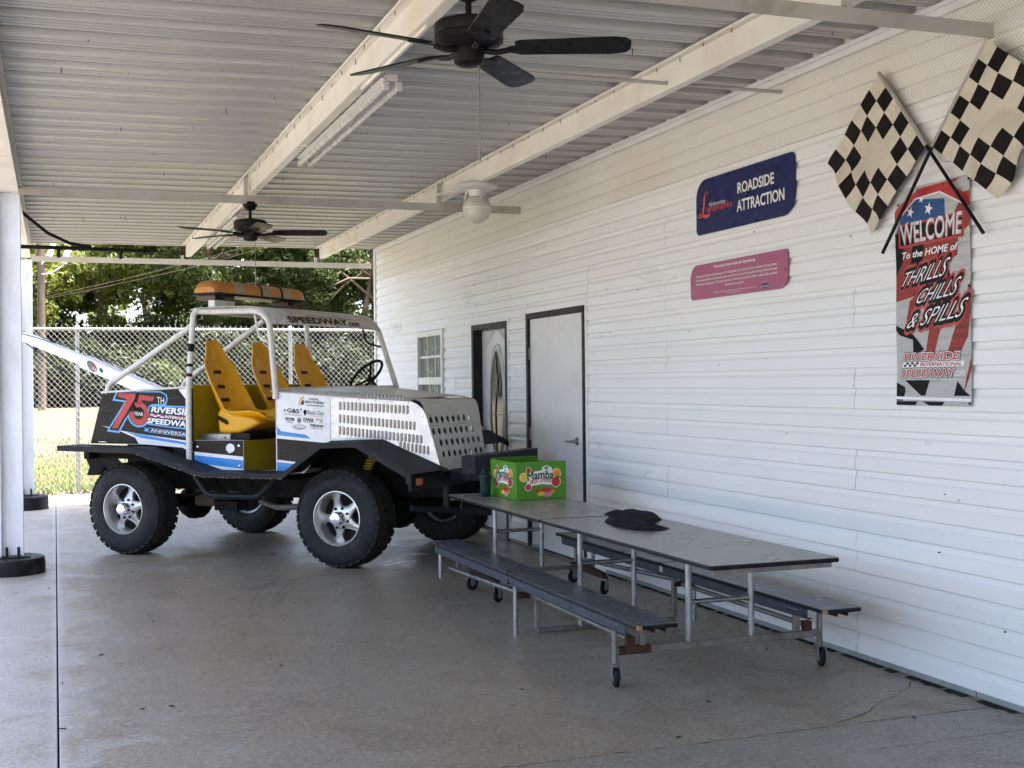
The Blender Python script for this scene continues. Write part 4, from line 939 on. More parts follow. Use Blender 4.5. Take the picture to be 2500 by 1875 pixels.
# ================================================================ TABLE AND WHAT STANDS ON IT
TZ = .66; TX0, TX1 = 2.845, 3.553
def table():
    t = thing('folding_bench_table', 'long grey folding lunch table with attached benches beside the wall', 'table', (3.2, 7.1, 0))
    def top(name, x0, x1, y0, y1, z, mat, th=.020):
        o = MB().prism([(a, b, z-th) for a, b in rrect(x0+.004, x1-.004, y0+.004, y1-.004, .012, 4)], (0, 0, th)).build(name, mat, t)
        MB().prism([(a, b, z-th-.004) for a, b in rrect(x0, x1, y0, y1, .016, 4)], (0, 0, th+.002)).build('edge_band', 'edge_black', o, bevel=.006)
        return o
    for y0, y1 in ((5.105, 7.266), (7.292, 9.22)): top('tabletop', TX0, TX1, y0, y1, TZ, 'table_top')
    BZ = .375
    for bx0, bx1 in ((2.545, 2.765), (3.565, 3.795)):
        for k, (y0, y1) in enumerate(((5.27, 7.055), (7.067, 8.72 if bx0 < 3 else 8.80))):
            o = top('bench_seat', bx0, bx1, y0, y1, BZ, 'bench_top', .018)
            mb = MB(); mb.box(bx0+.012, bx0+.016, y0+(.16 if k == 0 else .02), y1-(.02 if k == 0 else .10), BZ-.072, BZ-.023); mb.box(bx0+.016, bx0+.045, y0+(.16 if k == 0 else .02), y1-(.02 if k == 0 else .10), BZ-.076, BZ-.0725)
            mb.build('apron', 'apron_steel', o, bevel=.0015, seg=1)
            for dx in (.09, .15): MB().prism([(bx0+dx, y0+.03, BZ-.023), (bx0+dx+.02, y0+.03, BZ-.023), (bx0+dx+.012, y0+.03, BZ-.046)], (0, y1-y0-.06, 0)).build('rib', 'edge_black', o)
            if k == 0:
                MB().prism([(a, b, BZ-.021) for a, b in rrect(bx0+.001, bx0+.030, y0-.0015, y0+.02, .008, 3)], (0, 0, .018)).build('worn_corner', 'wood_chip', o)
            holes = MB()
            for q in range(6): holes.box(bx0+.010, bx0+.0118, y0+.25+q*.022, y0+.257+q*.022, BZ-.045, BZ-.037)
            holes.build('rivet_row', 'galvanised', o)
    for ya in (5.105, 9.20): MB().box(TX0+.03, TX1-.03, ya+.03, ya+.05, TZ-.05, TZ-.025).build('top_rail', 'worn_steel', t)
    def tube(name, pts, r, mat, par=t): return MB().tube(pts, r, 12).build(name, mat, par, smooth=True)
    def castor(x, y, rot, z_top):
        o = MB().lathe([(.0, -.013), (.020, -.013), (.042, -.012), (.048, -.008), (.048, .008), (.042, .012), (.02, .013), (0, .013)], (0, 0, 0), 'y', 24)
        ca, sa = cos(rot), sin(rot)
        R = lambda p: (x+p[0]*ca-p[1]*sa, y+p[0]*sa+p[1]*ca, p[2]+.0485)
        o.v = [R(p) for p in o.v]
        w = o.build('castor', 'rubber', t, smooth=True)
        h = MB().lathe([(.0, -.015), (.022, -.015), (.024, 0), (.022, .015), (0, .015)], (0, 0, 0), 'y', 18); h.v = [R(p) for p in h.v]; h.build('wheel_hub', 'castor_grey', w, smooth=True)
        f = MB(); f.box(-.022, .022, -.024, -.019, -.012, .060); f.box(-.022, .022, .019, .024, -.012, .060); f.box(-.030, .030, -.025, .025, .0605, .066); f.v = [R(p) for p in f.v]
        f.build('fork', 'galvanised', w, bevel=.004)
    LX = (3.02, 3.385)
    # near frame
    y = 5.655
    MB().box(2.615, 3.795, y-.018, y+.018, .158, .194).build('crossbar', 'worn_steel', t, bevel=.003)
    MB().box(2.618, 2.80, y-.0205, y+.0205, .1565, .1955).build('rusty_sleeve', 'rust', t, bevel=.003)
    for x in (2.605, 3.80):
        tube('castor_leg', [(x, y, .115), (x, y, BZ-.03)], .0155, 'worn_steel'); castor(x, y-.01, radians(78), .1)
    for x in (2.755, 3.655): MB().box(x-.016, x+.016, y-.016, y+.016, .195, BZ-.024).build('bench_post', 'worn_steel', t, bevel=.003)
    for x in LX: tube('table_leg', [(x, y, .195), (x, y, TZ-.024)], .0165, 'galvanised')
    tube('leg_rail', [(LX[0], y, .392), (LX[1], y, .392)], .013, 'galvanised')
    for x in (2.69, 3.72):
        MB().box(x-.022, x+.022, y-.02, y+.02, .195, .245).build('pivot_bracket', 'rust', t, bevel=.004)
    # centre frame
    y = 7.05
    for x in (2.595, 3.805): tube('bench_leg', [(x, y, .0), (x, y, BZ-.03)], .0155, 'galvanised')
    for x in (2.735, 3.665): MB().box(x-.015, x+.015, y-.015, y+.015, .03, BZ-.024).build('bench_post', 'worn_steel', t, bevel=.003)
    for a, b in ((2.60, 2.74), (3.66, 3.80)): tube('spring_tube', [(a, y, .235), (b, y, .235)], .019, 'rust')
    MB().box(2.735, 3.665, y-.014, y+.014, .002, .029).build('floor_bar', 'worn_steel', t, bevel=.003)
    for x in LX: tube('table_leg', [(x, y, .02), (x, y, TZ-.024)], .0165, 'galvanised')
    tube('leg_rail', [(LX[0], y, .405), (LX[1], y, .405)], .014, 'galvanised')
    # far frame, riding on its castors
    y = 8.62
    for x in (2.60, 3.80): tube('bench_leg', [(x, y, .115), (x, y, BZ-.03)], .0155, 'galvanised')
    for x in (2.735, 3.665): MB().box(x-.015, x+.015, y-.015, y+.015, .15, BZ-.024).build('bench_post', 'worn_steel', t, bevel=.003)
    MB().box(2.61, 3.79, y-.016, y+.016, .117, .150).build('crossbar', 'worn_steel', t, bevel=.003)
    for x in LX: tube('table_leg', [(x, y, .150), (x, y, TZ-.024)], .0165, 'galvanised')
    tube('leg_rail', [(LX[0], y, .43), (LX[1], y, .43)], .013, 'galvanised')
    for x in (2.865, 3.67):
        MB().prism([(x-.02, 8.62, .118), (x-.02, 8.74, .150), (x-.02, 8.62, .175), (x-.02, 8.15, .155), (x-.02, 8.10, .115), (x-.02, 8.16, .112)], (.04, 0, 0)).build('castor_arm', 'rust', t, bevel=.003)
        castor(x, 8.70, radians(20), .1); castor(x, 8.13, radians(35), .1)
    # long stretcher tubes under the benches
    for x0, x1, xm in ((2.665, 2.60, 2.70), (3.72, 3.78, 3.72)):
        tube('stretcher', [(x0, 8.60, .185), (x1+(.03 if x1 < 3 else -.03), 7.07, .245)], .0165, 'galvanised')
        tube('stretcher', [(xm-.01, 7.02, .235), (xm, 5.68, .222)], .0145, 'worn_steel')
    for x in (2.60, 3.70):
        tube('wire_wrap', [(x+.05+.012*k, 7.05+.024*cos(k*2.1), .235+.026*sin(k*2.1)) for k in range(5)], .004, 'rust')
table()

def on_table():
    # green candy carton (slightly turned, open top)
    c0, c1, c3 = V(3.137, 8.480), V(3.551, 8.536), V(3.139, 9.055); c2 = c1+(c3-c0)
    h = .278; th = .006; z = TZ+.001
    t = thing('candy_carton', 'open green cardboard candy carton standing on the far end of the table', 'carton', (3.3, 8.8, z))
    def wall(a, b, z0, z1, name, mat='card_green'):
        d = (b-a).normalized(); n = V(-d.y, d.x)*th
        if n.dot((c0+c2)/2-a) < 0: n = -n
        return MB().prism([(a.x, a.y, z0), (b.x, b.y, z0), (b.x, b.y, z1), (a.x, a.y, z1)], (n.x, n.y, 0)).build(name, mat, t, bevel=.0015, seg=1)
    wall(c0, c1, z, z+h, 'front_wall'); d = (c3-c0).normalized()*(th+.001)
    wall(c0+d, c3, z, z+h*.985, 'side_wall'); wall(c1+d, c2, z, z+h*.9, 'side_wall'); wall(c3+V(.008, 0), c2-V(.008, 0), z, z+h*1.02, 'back_wall', 'card_inside')
    MB().prism([(p.x, p.y, z+.001) for p in (c0+V(.01, .01), c1+V(-.01, .01), c2-V(.01, .01), c3+V(.01, -.01))], (0, 0, .004)).build('bottom', 'card_inside', t)
    def printed(O, X, n, sc, mirror):
        W = X.length; ex = X/W
        def F(a, b, l): p = O+ex*(a*W)+n*l; return (p.x, p.y, z+b*h)
        e = lambda cx, cy, rx, ry, m, l, nm, k=18: decal(t, F, ell(cx, cy, rx, ry, k), m, l, nm)
        k = .72
        # halos
        for cx, cy, rx, ry in ((.145, .60, .085, .125), (.245, .775, .058, .085), (.80, .66, .10, .145), (.79, .45, .10, .15), (.235, .335, .072, .10)):
            e(cx, cy, rx, ry, 'print_cream', .0006, 'fruit_halo')
        decal(t, F, [(.20, .44), (.24, .68), (.36, .74), (.50, .765), (.52, .85), (.60, .90), (.70, .84), (.73, .70), (.78, .58), (.77, .40), (.66, .375), (.50, .40), (.36, .375), (.27, .36)], 'print_white', .0010, 'logo_halo')
        e(.145, .60, .070, .105, 'print_yellow', .0012, 'lemon'); e(.245, .775, .045, .068, 'print_red', .0012, 'raspberry')
        e(.805, .665, .085, .125, 'print_orange', .0012, 'orange_slice'); e(.805, .665, .064, .096, 'print_yellow', .0014, 'orange_pith'); e(.805, .665, .058, .088, 'print_orange', .0016, 'orange_flesh')
        e(.79, .445, .085, .128, 'print_red', .0012, 'strawberry'); decal(t, F, [(.78, .575), (.82, .60), (.88, .59), (.85, .54), (.81, .54)], 'print_dark_green', .0016, 'stalk')
        e(.235, .335, .058, .082, 'print_magenta', .0012, 'cherry')
        for cx, cy, rx, ry, m in ((.42, .215, .05, .045, 'print_red'), (.56, .245, .075, .06, 'print_red'), (.50, .15, .085, .055, 'print_yellow'), (.62, .12, .085, .062, 'print_pink'), (.66, .25, .045, .06, 'print_red'), (.72, .19, .045, .045, 'print_orange')):
            e(cx, cy, rx, ry, m, .0013, 'candy')
        for q in range(5):
            g = radians(20+35*q); decal(t, F, [(.625, .80), (.625+.085*cos(g), .80+.10*sin(g)+.01), (.625+.06*cos(g+.35), .80+.05*sin(g+.35))], 'print_dark_green', .0016, 'palm_leaf')
        decal(t, F, [(.622, .70), (.634, .70), (.632, .81), (.622, .81)], 'print_dark_green', .0016, 'palm_trunk')
        text(t, F, 'Mamba', (.225, .50), (.735, .52), (.215, .70), (.74, .74), mat='print_dark_green', lift=.0018, off=.03, arch=.04)
        text(t, F, 'FRUIT CHEWS', (.275, .395), (.695, .425), h=.105, mat='print_magenta', lift=.0018, off=.03, arch=.055)
    n1 = V(c1.y-c0.y, -(c1.x-c0.x)).normalized(); printed(c0, c1-c0, n1, 1, False)
    X = c0-c3; n2 = V(X.y, -X.x).normalized(); printed(c3+(c0-c3)*.06, X*.9, n2, 1, False)
    # shaker bottle
    x, y = 3.054, 8.93
    t = thing('shaker_bottle', 'dark green shaker bottle beside the green carton', 'bottle', (x, y, TZ))
    MB().lathe([(0, .001), (.034, .001), (.037, .006), (.040, .05), (.043, .125), (.044, .140)], (x, y, TZ), 'z', 28).build('body', 'bottle_green', t, smooth=True)
    MB().lathe([(.0475, .136), (.0485, .140), (.0485, .160), (.046, .166), (.034, .176), (.028, .180), (.0, .181)], (x, y, TZ), 'z', 28).build('lid', 'bottle_green', t, smooth=True)
    sp = MB(); sp.lathe([(.013, .178), (.013, .196), (.010, .202), (0, .203)], (x-.014, y-.006, TZ), 'z', 16)
    sp.build('spout', 'bottle_green', t, smooth=True)
    MB().tube([(x+.034, y+.01, TZ+.172), (x+.030, y+.01, TZ+.197), (x+.012, y+.004, TZ+.206), (x-.014, y-.006, TZ+.205)], .007, 10).build('carry_loop', 'bottle_green', t, smooth=True)
    # crumpled black cloth
    rn = random.Random(8); mb = MB(); nx, ny = 46, 26
    def f(u, v):
        yv = 7.36-.90*u; cx = 3.40-.16*u+.06*sin(u*6.5); w = .125*(.45+.75*sin(pi*min(1, max(0, u*.92+.06)))**.8)
        if u > .72: w *= 1.15
        x = cx+(v-.5)*2*w+.022*sin(u*11+v*3); y = yv+.05*sin(v*4+u*3)
        hgt = .008+.034*(sin(pi*v)**.7)*(sin(pi*u)**.5)*(.7+.6*mnoise.noise(V(u*3.2, v*2.5, 1.3)))+.085*max(0, .26-abs(mnoise.noise(V(u*4.5+v*1.5, v*2.6-u*2, 4))))
        e = min(v, 1-v, u*1.5, (1-u)*1.5); hgt *= min(1, .12+e*7)
        return (x, y, TZ+.002+max(0, hgt))
    mb.grid(f, nx, ny)
    o = mb.build('crumpled_cloth', 'cloth_black', None, smooth=True); o.modifiers.new('sub', 'SUBSURF').render_levels = 1
    tag(o, 'crumpled black cloth lying on the middle of the table', 'cloth')
on_table()
def bucket():
    x, y = 3.92, 12.0
    t = thing('red_bucket', 'small red bucket on the floor behind the front wheel', 'bucket', (x, y, 0))
    MB().lathe([(0, .001), (.085, .001), (.10, .20), (.106, .205), (.104, .21), (.095, .205), (.08, .02), (0, .02)], (x, y, 0), 'z', 24).build('body', 'red_plastic', t, smooth=True)
    MB().tube([(x+.10*cos(radians(a)), y, .195-.10*abs(sin(radians(a)))*.9) for a in range(0, 181, 15)], .003, 6).build('handle', 'worn_steel', t)
bucket()

# ================================================================ THE TOW BUGGY  (x forward, y towards its left, z up; the near side is y = .05)
def buggy():
    t = thing('tow_buggy', 'white open off-road tow buggy with yellow bucket seats and an amber light bar', 'buggy', (.639, 11.687, 0), radians(-45.455), world=False)
    YN, YF = .05, 2.10
    yin = lambda u: YN if u < 2.1 else .05+.3409*(u-2.1)
    SF = lambda a, b, l: (a, YN-l, b)                      # near side plane
    TF = lambda a, b, l: (a+.32*l, .05+.3409*(a-2.1)-.946*l, b)  # tapered bonnet side
    def plate(name, pts, F, mat, th=.012, par=t, bevel=.002): return MB().prism([F(a, b, 0) for a, b in pts], Vector(F(0, 0, -th))-Vector(F(0, 0, 0))).build(name, mat, par, bevel=bevel, seg=1)
    def tube(name, pts, r, mat, par=t, n=10):
        P = [Vector(p) for p in pts]; Q = [P[0]]
        for i in range(1, len(P)-1):                        # rounded bends
            a, b, c = P[i-1], P[i], P[i+1]; k = min(.07, (a-b).length*.45, (c-b).length*.45)
            s, e = b+(a-b).normalized()*k, b+(c-b).normalized()*k
            Q += [s.lerp(b, q).lerp(b.lerp(e, q), q) for q in (0, .25, .5, .75, 1)]
        Q.append(P[-1]); return MB().tube(Q, r, n).build(name, mat, par, smooth=True)
    # ---------- rear side panel with the anniversary print
    rp = [(-.53, 1.0), (-.375, 1.465), (.60, 1.503), (.655, 1.503), (.668, .80), (.633, .80), (.394, 1.0)]
    p = plate('rear_side_panel', rp, SF, 'decal_black'); p['label'] = 'black rear side panel with 75th year speedway anniversary print'
    tube('rim_tube', [(-.385, YN, 1.468), (.60, YN, 1.508), (.66, YN, 1.508)], .010, 'cage_white', p)
    dc = lambda pts, m, l=.001: decal(p, SF, pts, m, l)
    dc([(-.20, 1.125), (.047, 1.092), (.655, 1.030), (.655, .93), (.54, .975), (.045, 1.003), (.005, 1.057)], 'decal_white')
    dc([(-.112, 1.109), (.183, 1.074), (.655, 1.012), (.655, .955), (.555, 1.003), (.067, 1.057)], 'decal_blue', .0018)
    dc([(.505, 1.488), (.60, 1.498), (.602, 1.384)], 'decal_white')
    dc([(-.386, 1.164), (-.30, 1.150), (-.30, 1.142)], 'decal_white')
    dc([(-.43, 1.012), (-.34, 1.012), (-.34, 1.02), (-.43, 1.02)], 'decal_white')
    # blue outline, black inside, red numerals
    seven_o = [(-.216, 1.466), (-.259, 1.394), (-.115, 1.378), (-.330, 1.113), (-.182, 1.098), (-.118, 1.190), (.05, 1.40), (.06, 1.462)]
    dc(seven_o, 'decal_light_blue', .0016)
    dc(ell(.052, 1.275, .135, .125, 28), 'decal_light_blue', .0016); dc([(-.02, 1.30), (.02, 1.475), (.30, 1.475), (.372, 1.445), (.382, 1.40), (.36, 1.345), (.20, 1.345), (.16, 1.30)], 'decal_light_blue', .0016)
    sc = lambda pts, k: [(sum(q[0] for q in pts)/len(pts)+(a-sum(q[0] for q in pts)/len(pts))*k, sum(q[1] for q in pts)/len(pts)+(b-sum(q[1] for q in pts)/len(pts))*k) for a, b in pts]
    dc([(-.197, 1.466), (-.232, 1.407), (-.086, 1.390), (-.300, 1.128), (-.192, 1.116), (-.126, 1.206), (.05, 1.41), (.06, 1.458)], 'decal_black', .0022)
    dc(ell(.052, 1.275, .118, .108, 28), 'decal_black', .0022); dc([(-.02, 1.30), (.02, 1.468), (.30, 1.464), (.358, 1.438), (.366, 1.40), (.348, 1.36), (.20, 1.36), (.15, 1.30)], 'decal_black', .0022)
    dc([(-.184, 1.464), (.017, 1.449), (.010, 1.417), (-.203, 1.138), (-.266, 1.143), (-.087, 1.407), (-.195, 1.429)], 'decal_red', .0028)
    # the 5: flag, stem and bowl
    dc([(.058, 1.446), (.235, 1.424), (.208, 1.385), (.095, 1.396), (.072, 1.356), (.028, 1.362)], 'decal_red', .0028)
    bowl = [(.052+.112*cos(radians(a)), 1.275+.104*sin(radians(a))) for a in range(118, -196, -14)]; inn = [(.052+.062*cos(radians(a)), 1.278+.056*sin(radians(a))) for a in range(-190, 124, 14)]
    mb = MB(); n = min(len(bowl), len(inn)); inn = inn[::-1]
    mb.add([SF(*q, .0028) for q in bowl[:n]]+[SF(*q, .0028) for q in inn[:n]], [(i, i+1, n+i+1, n+i) for i in range(n-1)]); mb.build('decal', 'decal_red', p)
    T = lambda s, bl, br, tl, tr, m, **k: text(p, SF, s, bl, br, tl, tr, mat=m, **k)
    T('YEAR', (-.006, 1.262), (.102, 1.254), (-.006, 1.292), (.102, 1.285), 'decal_white', lift=.0034, off=.01)
    T('TH', (.262, 1.366), (.342, 1.362), (.262, 1.424), (.342, 1.418), 'decal_white', lift=.0034)
    # speedway plate
    dc([(.165, 1.345), (.20, 1.352), (.655, 1.338), (.655, 1.130), (.40, 1.150), (.135, 1.180), (.125, 1.21), (.150, 1.25)], 'decal_light_blue', .0026)
    dc([(.175, 1.337), (.655, 1.326), (.655, 1.142), (.40, 1.160), (.143, 1.190), (.137, 1.21), (.160, 1.25)], 'decal_navy', .0032)
    dc([(.165, 1.249), (.655, 1.209), (.655, 1.243), (.165, 1.277)], 'decal_dark_red', .0038)
    T('RIVERSID', (.196, 1.290), (.648, 1.256), (.199, 1.334), (.648, 1.317), 'decal_white', lift=.0038, off=.035, shear=.15)
    T('INTERNATIO', (.348, 1.238), (.645, 1.210), (.350, 1.260), (.645, 1.234), 'decal_white', lift=.0042, off=.02, shear=.15)
    T('SPEEDWAY', (.146, 1.192), (.648, 1.151), (.152, 1.236), (.648, 1.202), 'decal_white', lift=.0038, off=.035, shear=.15)
    for k in range(4): x = .185+k*.038; z = 1.272-k*.0032-(.011 if k % 2 else 0); dc([(x, z-.011), (x+.038, z-.014), (x+.038, z-.003), (x, z)], 'decal_white', .0042)
    dc([(.10, 1.150), (.165, 1.138), (.158, 1.150), (.655, 1.105), (.655, 1.062), (.158, 1.108), (.165, 1.116), (.10, 1.118), (.130, 1.132)], 'decal_light_blue', .0034)
    dc([(.162, 1.146), (.655, 1.102), (.655, 1.066), (.162, 1.112)], 'decal_navy', .0038)
    T('ANNIVERSAR', (.186, 1.114), (.63, 1.072), (.186, 1.140), (.63, 1.100), 'decal_white', lift=.0042, off=.005)
    for ln in ([(-.50, 1.30), (-.36, 1.44)], [(-.46, 1.24), (-.40, 1.31), (-.28, 1.37)], [(-.44, 1.31), (-.30, 1.30)], [(.33, 1.40), (.50, 1.42)]):
        mb = MB(); mb.tube([SF(*q, .002) for q in ln], .0012, 4); mb.build('scratch', 'castor_grey', p)
    # far side, tail and deck
    MB().prism([(a, YF, b) for a, b in rp], (0, .012, 0)).build('rear_side_panel', 'body_white', t, bevel=.002)
    MB().prism([(-.53, YN+.013, 1.0), (-.53, YF-.001, 1.0), (-.38, YF-.001, 1.46), (-.38, YN+.013, 1.46)], (.012, 0, .0)).build('tail_panel', 'body_white', t)
    MB().box(-.36, .60, YN+.014, YF-.002, 1.36, 1.372).build('rear_deck', 'tread_plate', t)
    MB().box(.606, .624, YN+.013, YF-.002, .79, 1.526).build('bulkhead', 'body_yellow', t, bevel=.003)
    # ---------- seat box, floor
    bp = plate('seat_box_panel', [(.672, .779), (1.203, .781), (1.203, 1.047), (.668, 1.042)], SF, 'body_white', .011)
    d2 = lambda pts, m, l=.001: decal(bp, SF, pts, m, l)
    d2([(.669, .942), (1.202, .905), (1.202, 1.045), (.669, 1.040)], 'decal_black'); d2([(.669, .911), (1.202, .875), (1.202, .800), (.669, .843)], 'decal_blue')
    d2(ell(1.065, .977, .046, .040, 24), 'decal_white', .002); d2([(1.03, .955), (1.05, .93), (1.08, .94)], 'decal_white', .002)
    for a, b in ((.71, .984), (1.158, .999), (.721, .809), (1.160, .823)): MB().lathe([(.012, -.0), (.010, .005), (0, .007)], (0, 0, 0), 'z', 12).build('bolt', 'chrome', bp).__setattr__('matrix_basis', Matrix.Translation((a, YN-.001, b)) @ Matrix.Rotation(radians(90), 4, 'X'))
    MB().box(.64, 1.2, YN+.012, YF-.003, .776, 1.040).build('seat_box', 'body_yellow', t, bevel=.003)
    MB().box(.60, 1.62, YN-.02, YF, .752, .774).build('floor_pan', 'tie_paint_shaded', t)
    # ---------- front side panel with sponsor print
    fp = plate('front_side_panel', [(1.556, .776), (1.83, .776), (2.08, 1.046), (2.096, 1.05), (2.1, 1.42), (1.556, 1.459)], SF, 'body_white')
    MB().box(1.548, 1.5555, YN-.003, YN+.013, .776, 1.46).build('panel_edge', 'decal_white', fp)
    d3 = lambda pts, m, l=.001: decal(fp, SF, pts, m, l)
    d3([(1.558, 1.165), (1.60, 1.128), (1.85, 1.100), (1.90, 1.066), (1.558, 1.094)], 'decal_blue')
    d3([(1.558, 1.066), (2.04, 1.034), (1.86, .86), (1.558, .886)], 'decal_black'); d3([(1.558, .866), (1.84, .845), (1.80, .78), (1.558, .78)], 'decal_blue')
    L = lambda s, x0, x1, z, h, dz=-.07, m='ink_black', **k: text(fp, SF, s, (x0, z), (x1, z+dz*(x1-x0)), h=h, mat=m, lift=.0015, **k)
    for k, (r, m) in enumerate(((.062, 'ink_black'), (.056, 'print_cream'), (.048, 'print_orange'), (.040, 'print_cream'), (.034, 'ink_brown'))):
        d3([(1.835, 1.352)]+[(1.835+r*.85*cos(radians(a)), 1.358+r*sin(radians(a))) for a in range(90, 191, 10)], m, .0012+.0004*k)
    L('DEAL', 1.890, 1.985, 1.392, .018, shear=.1, off=.02); L('BROTHERS', 1.850, 2.035, 1.366, .021, shear=.1, off=.02); d3([(1.86, 1.345), (2.03, 1.335), (2.03, 1.341), (1.86, 1.351)], 'ink_black', .0015)
    L('G&S', 1.665, 1.785, 1.288, .034, off=.03); L('ELECTRICAL SERVICES', 1.628, 1.818, 1.268, .012); d3(star(1.640, 1.305, .016), 'ink_black', .0015); L('?', 1.795, 1.815, 1.292, .03)
    d3(ell(1.845, 1.290, .017, .020), 'ink_black', .0015); d3([(1.835, 1.262), (1.855, 1.262), (1.848, 1.29), (1.842, 1.29)], 'ink_black', .0015); L('Black Oak', 1.868, 2.035, 1.272, .036, m='ink_brown'); L('BIG COMPANY', 1.885, 2.035, 1.256, .007, m='ink_red')
    d3([(1.645, 1.247), (1.735, 1.239), (1.735, 1.214), (1.645, 1.222)], 'ink_black', .0013); L('TERRILL', 1.65, 1.73, 1.224, .016, m='decal_white'); L('Classic', 1.655, 1.725, 1.200, .018, shear=.4)
    d3(ell(1.785, 1.220, .021, .023, 24), 'ink_black', .0013); d3(ell(1.785, 1.220, .015, .016, 20), 'decal_white', .0017); d3(ell(1.785, 1.220, .011, .012, 20), 'ink_black', .0021)
    L('DWA', 1.830, 1.930, 1.212, .030, off=.04); L('MASTERCRAFT', 1.84, 1.92, 1.202, .006); L('Racer', 1.955, 2.025, 1.220, .020, shear=.4); L('75', 1.985, 2.02, 1.196, .020, shear=.4)
    mb = MB(); mb.tube([SF(1.785+.067*cos(2*pi*k/28), 1.165+.017*sin(2*pi*k/28), .0015) for k in range(29)], .002, 4, False); mb.build('decal', 'ink_black', fp); L('PRO AUTO', 1.735, 1.835, 1.158, .012); L('SERVICE', 1.76, 1.81, 1.142, .005)
    L('WILSON', 1.895, 2.025, 1.170, .020, off=.04, shear=.1); L('WORKSHOP INC.', 1.895, 2.025, 1.153, .010)
    # ---------- louvred bonnet side
    lp = plate('bonnet_side_panel', [(2.101, 1.051), (2.461, 1.062), (2.972, .822), (2.881, 1.184), (2.86, 1.255), (2.833, 1.311), (2.79, 1.35), (2.744, 1.373), (2.101, 1.419)], TF, 'panel_dented', .010)
    lv = MB(); n = 12; w, h, dpt = .0118, .036, .012
    rings = []
    for k in range(2*n):
        a = pi*k/n; ox, oz = cos(a)*w, sin(a)*w+(h-w if a < pi else -(h-w)); rings.append((ox, oz))
    lv.add([(ox, 0, oz) for ox, oz in rings]+[(ox*.62-.001, -dpt*.8, oz*.88) for ox, oz in rings]+[(ox*.25, -dpt, oz*.7) for ox, oz in rings], [(i, (i+1) % (2*n), 2*n+(i+1) % (2*n), 2*n+i) for i in range(2*n)]+[(2*n+i, 2*n+(i+1) % (2*n), 4*n+(i+1) % (2*n), 4*n+i) for i in range(2*n)]+[tuple(range(4*n, 6*n))])
    lme = lv.mesh('louver', 'hood_cream', smooth=True); ang = atan2(.3409, 1)
    for u0, u1, z0, z1, cnt in ((2.176, 2.712, 1.342, 1.305, 18), (2.174, 2.765, 1.236, 1.170, 20), (2.172, 2.818, 1.138, 1.060, 22), (2.654, 2.872, 1.008, .970, 8)):
        for k in range(cnt):
            u = u0+(u1-u0)*k/(cnt-1); z = z0+(z1-z0)*k/(cnt-1); o = link('louver', lme, lp); o.location = TF(u, z, .0005); o.rotation_euler = (0, 0, ang)
    rv = MB()
    for a, b in [(2.115, 1.40-.068*k) for k in range(6)]+[(2.2+.13*k, 1.404-.0095*k) for k in range(5)]+[(2.80, 1.325), (2.84, 1.25), (2.868, 1.17), (2.89, 1.09), (2.915, 1.0), (2.94, .90), (2.50, 1.02), (2.65, .96), (2.8, .89)]:
        c = TF(a, b, .0005); rv.lathe([(.005, 0), (.004, -.002), (0, -.003)], c, 'y', 8)
    rv.build('rivets', 'worn_steel', lp)
    # far bonnet side, firewall, bonnet
    MB().prism([(1.55, 2.08, .78), (2.70, 1.30, .82), (2.73, 1.30, 1.36), (1.55, 2.08, 1.455)], (.004, .010, 0)).build('bonnet_side_panel', 'body_white', t)
    MB().box(1.572, 1.60, YN+.02, 2.06, .78, 1.43).build('firewall', 'black_metal', t)
    MB().box(2.60, 2.64, .34, 1.22, .70, 1.30).build('radiator', 'dark_grime', t)
    MB().box(1.70, 2.55, .45, 1.35, .72, 1.20).build('engine', 'dark_grime', t, bevel=.05)
    def hood(i, j):
        u = 1.50+1.235*i
        yn = YN-.008 if u < 2.1 else .044+.339*(u-2.1); yf = 2.09 if u < 1.6 else 2.09-(u-1.6)*.70
        zn = 1.470 if u < 1.555 else 1.4615-(u-1.555)*.0700; zn -= .0 
        zf = 1.476-(u-1.5)*.068
        y = yn+(yf-yn)*j; z = zn+(zf-zn)*j+.020*(1-(2*j-1)**4)
        return (u, y, z)
    hd = MB().grid(hood, 14, 12).build('bonnet', 'hood_cream', t, smooth=True, solid=.008)
    hl = MB()
    for r in range(3):
        for k in range(26):
            a = .34+.60*k/25; c = Vector(hood(a, .05+.045*r)); hl.box(c.x-.009, c.x+.009, c.y-.013, c.y+.013, c.z+.002, c.z+.011)
    hl.build('bonnet_louvers', 'hood_cream', hd, kind='stuff')
    # ---------- grille with real holes
    gu = lambda z: 2.852+(1.29-z)*(.128/.49)
    g = MB(); yl, yr = .318, 1.225
    prof = [(2.735, 1.392), (2.775, 1.386), (2.815, 1.368), (2.838, 1.335), (2.852, 1.29)]
    ey = lambda z: (.350-.115*(z-.8)/.6*.55, 1.185+.115*(z-.8)/.6)
    vs = []
    for (u, z) in prof:
        a, b = ey(z); vs += [(u, a+(b-a)*k/8, z) for k in range(9)]
    g.add(vs, [(i*9+k, (i+1)*9+k, (i+1)*9+k+1, i*9+k+1) for i in range(len(prof)-1) for k in range(8)])
    def flat(y0, y1, z0, z1):
        if y1-y0 > 1e-4 and z1-z0 > 1e-4: g.add([(gu(z0), y0, z0), (gu(z0), y1, z0), (gu(z1), y1, z1), (gu(z1), y0, z1)], [(0, 1, 2, 3)])
    def quad(za, zb, ya0, ya1, yb0, yb1): g.add([(gu(za), ya0, za), (gu(za), ya1, za), (gu(zb), yb1, zb), (gu(zb), yb0, zb)], [(0, 1, 2, 3)])
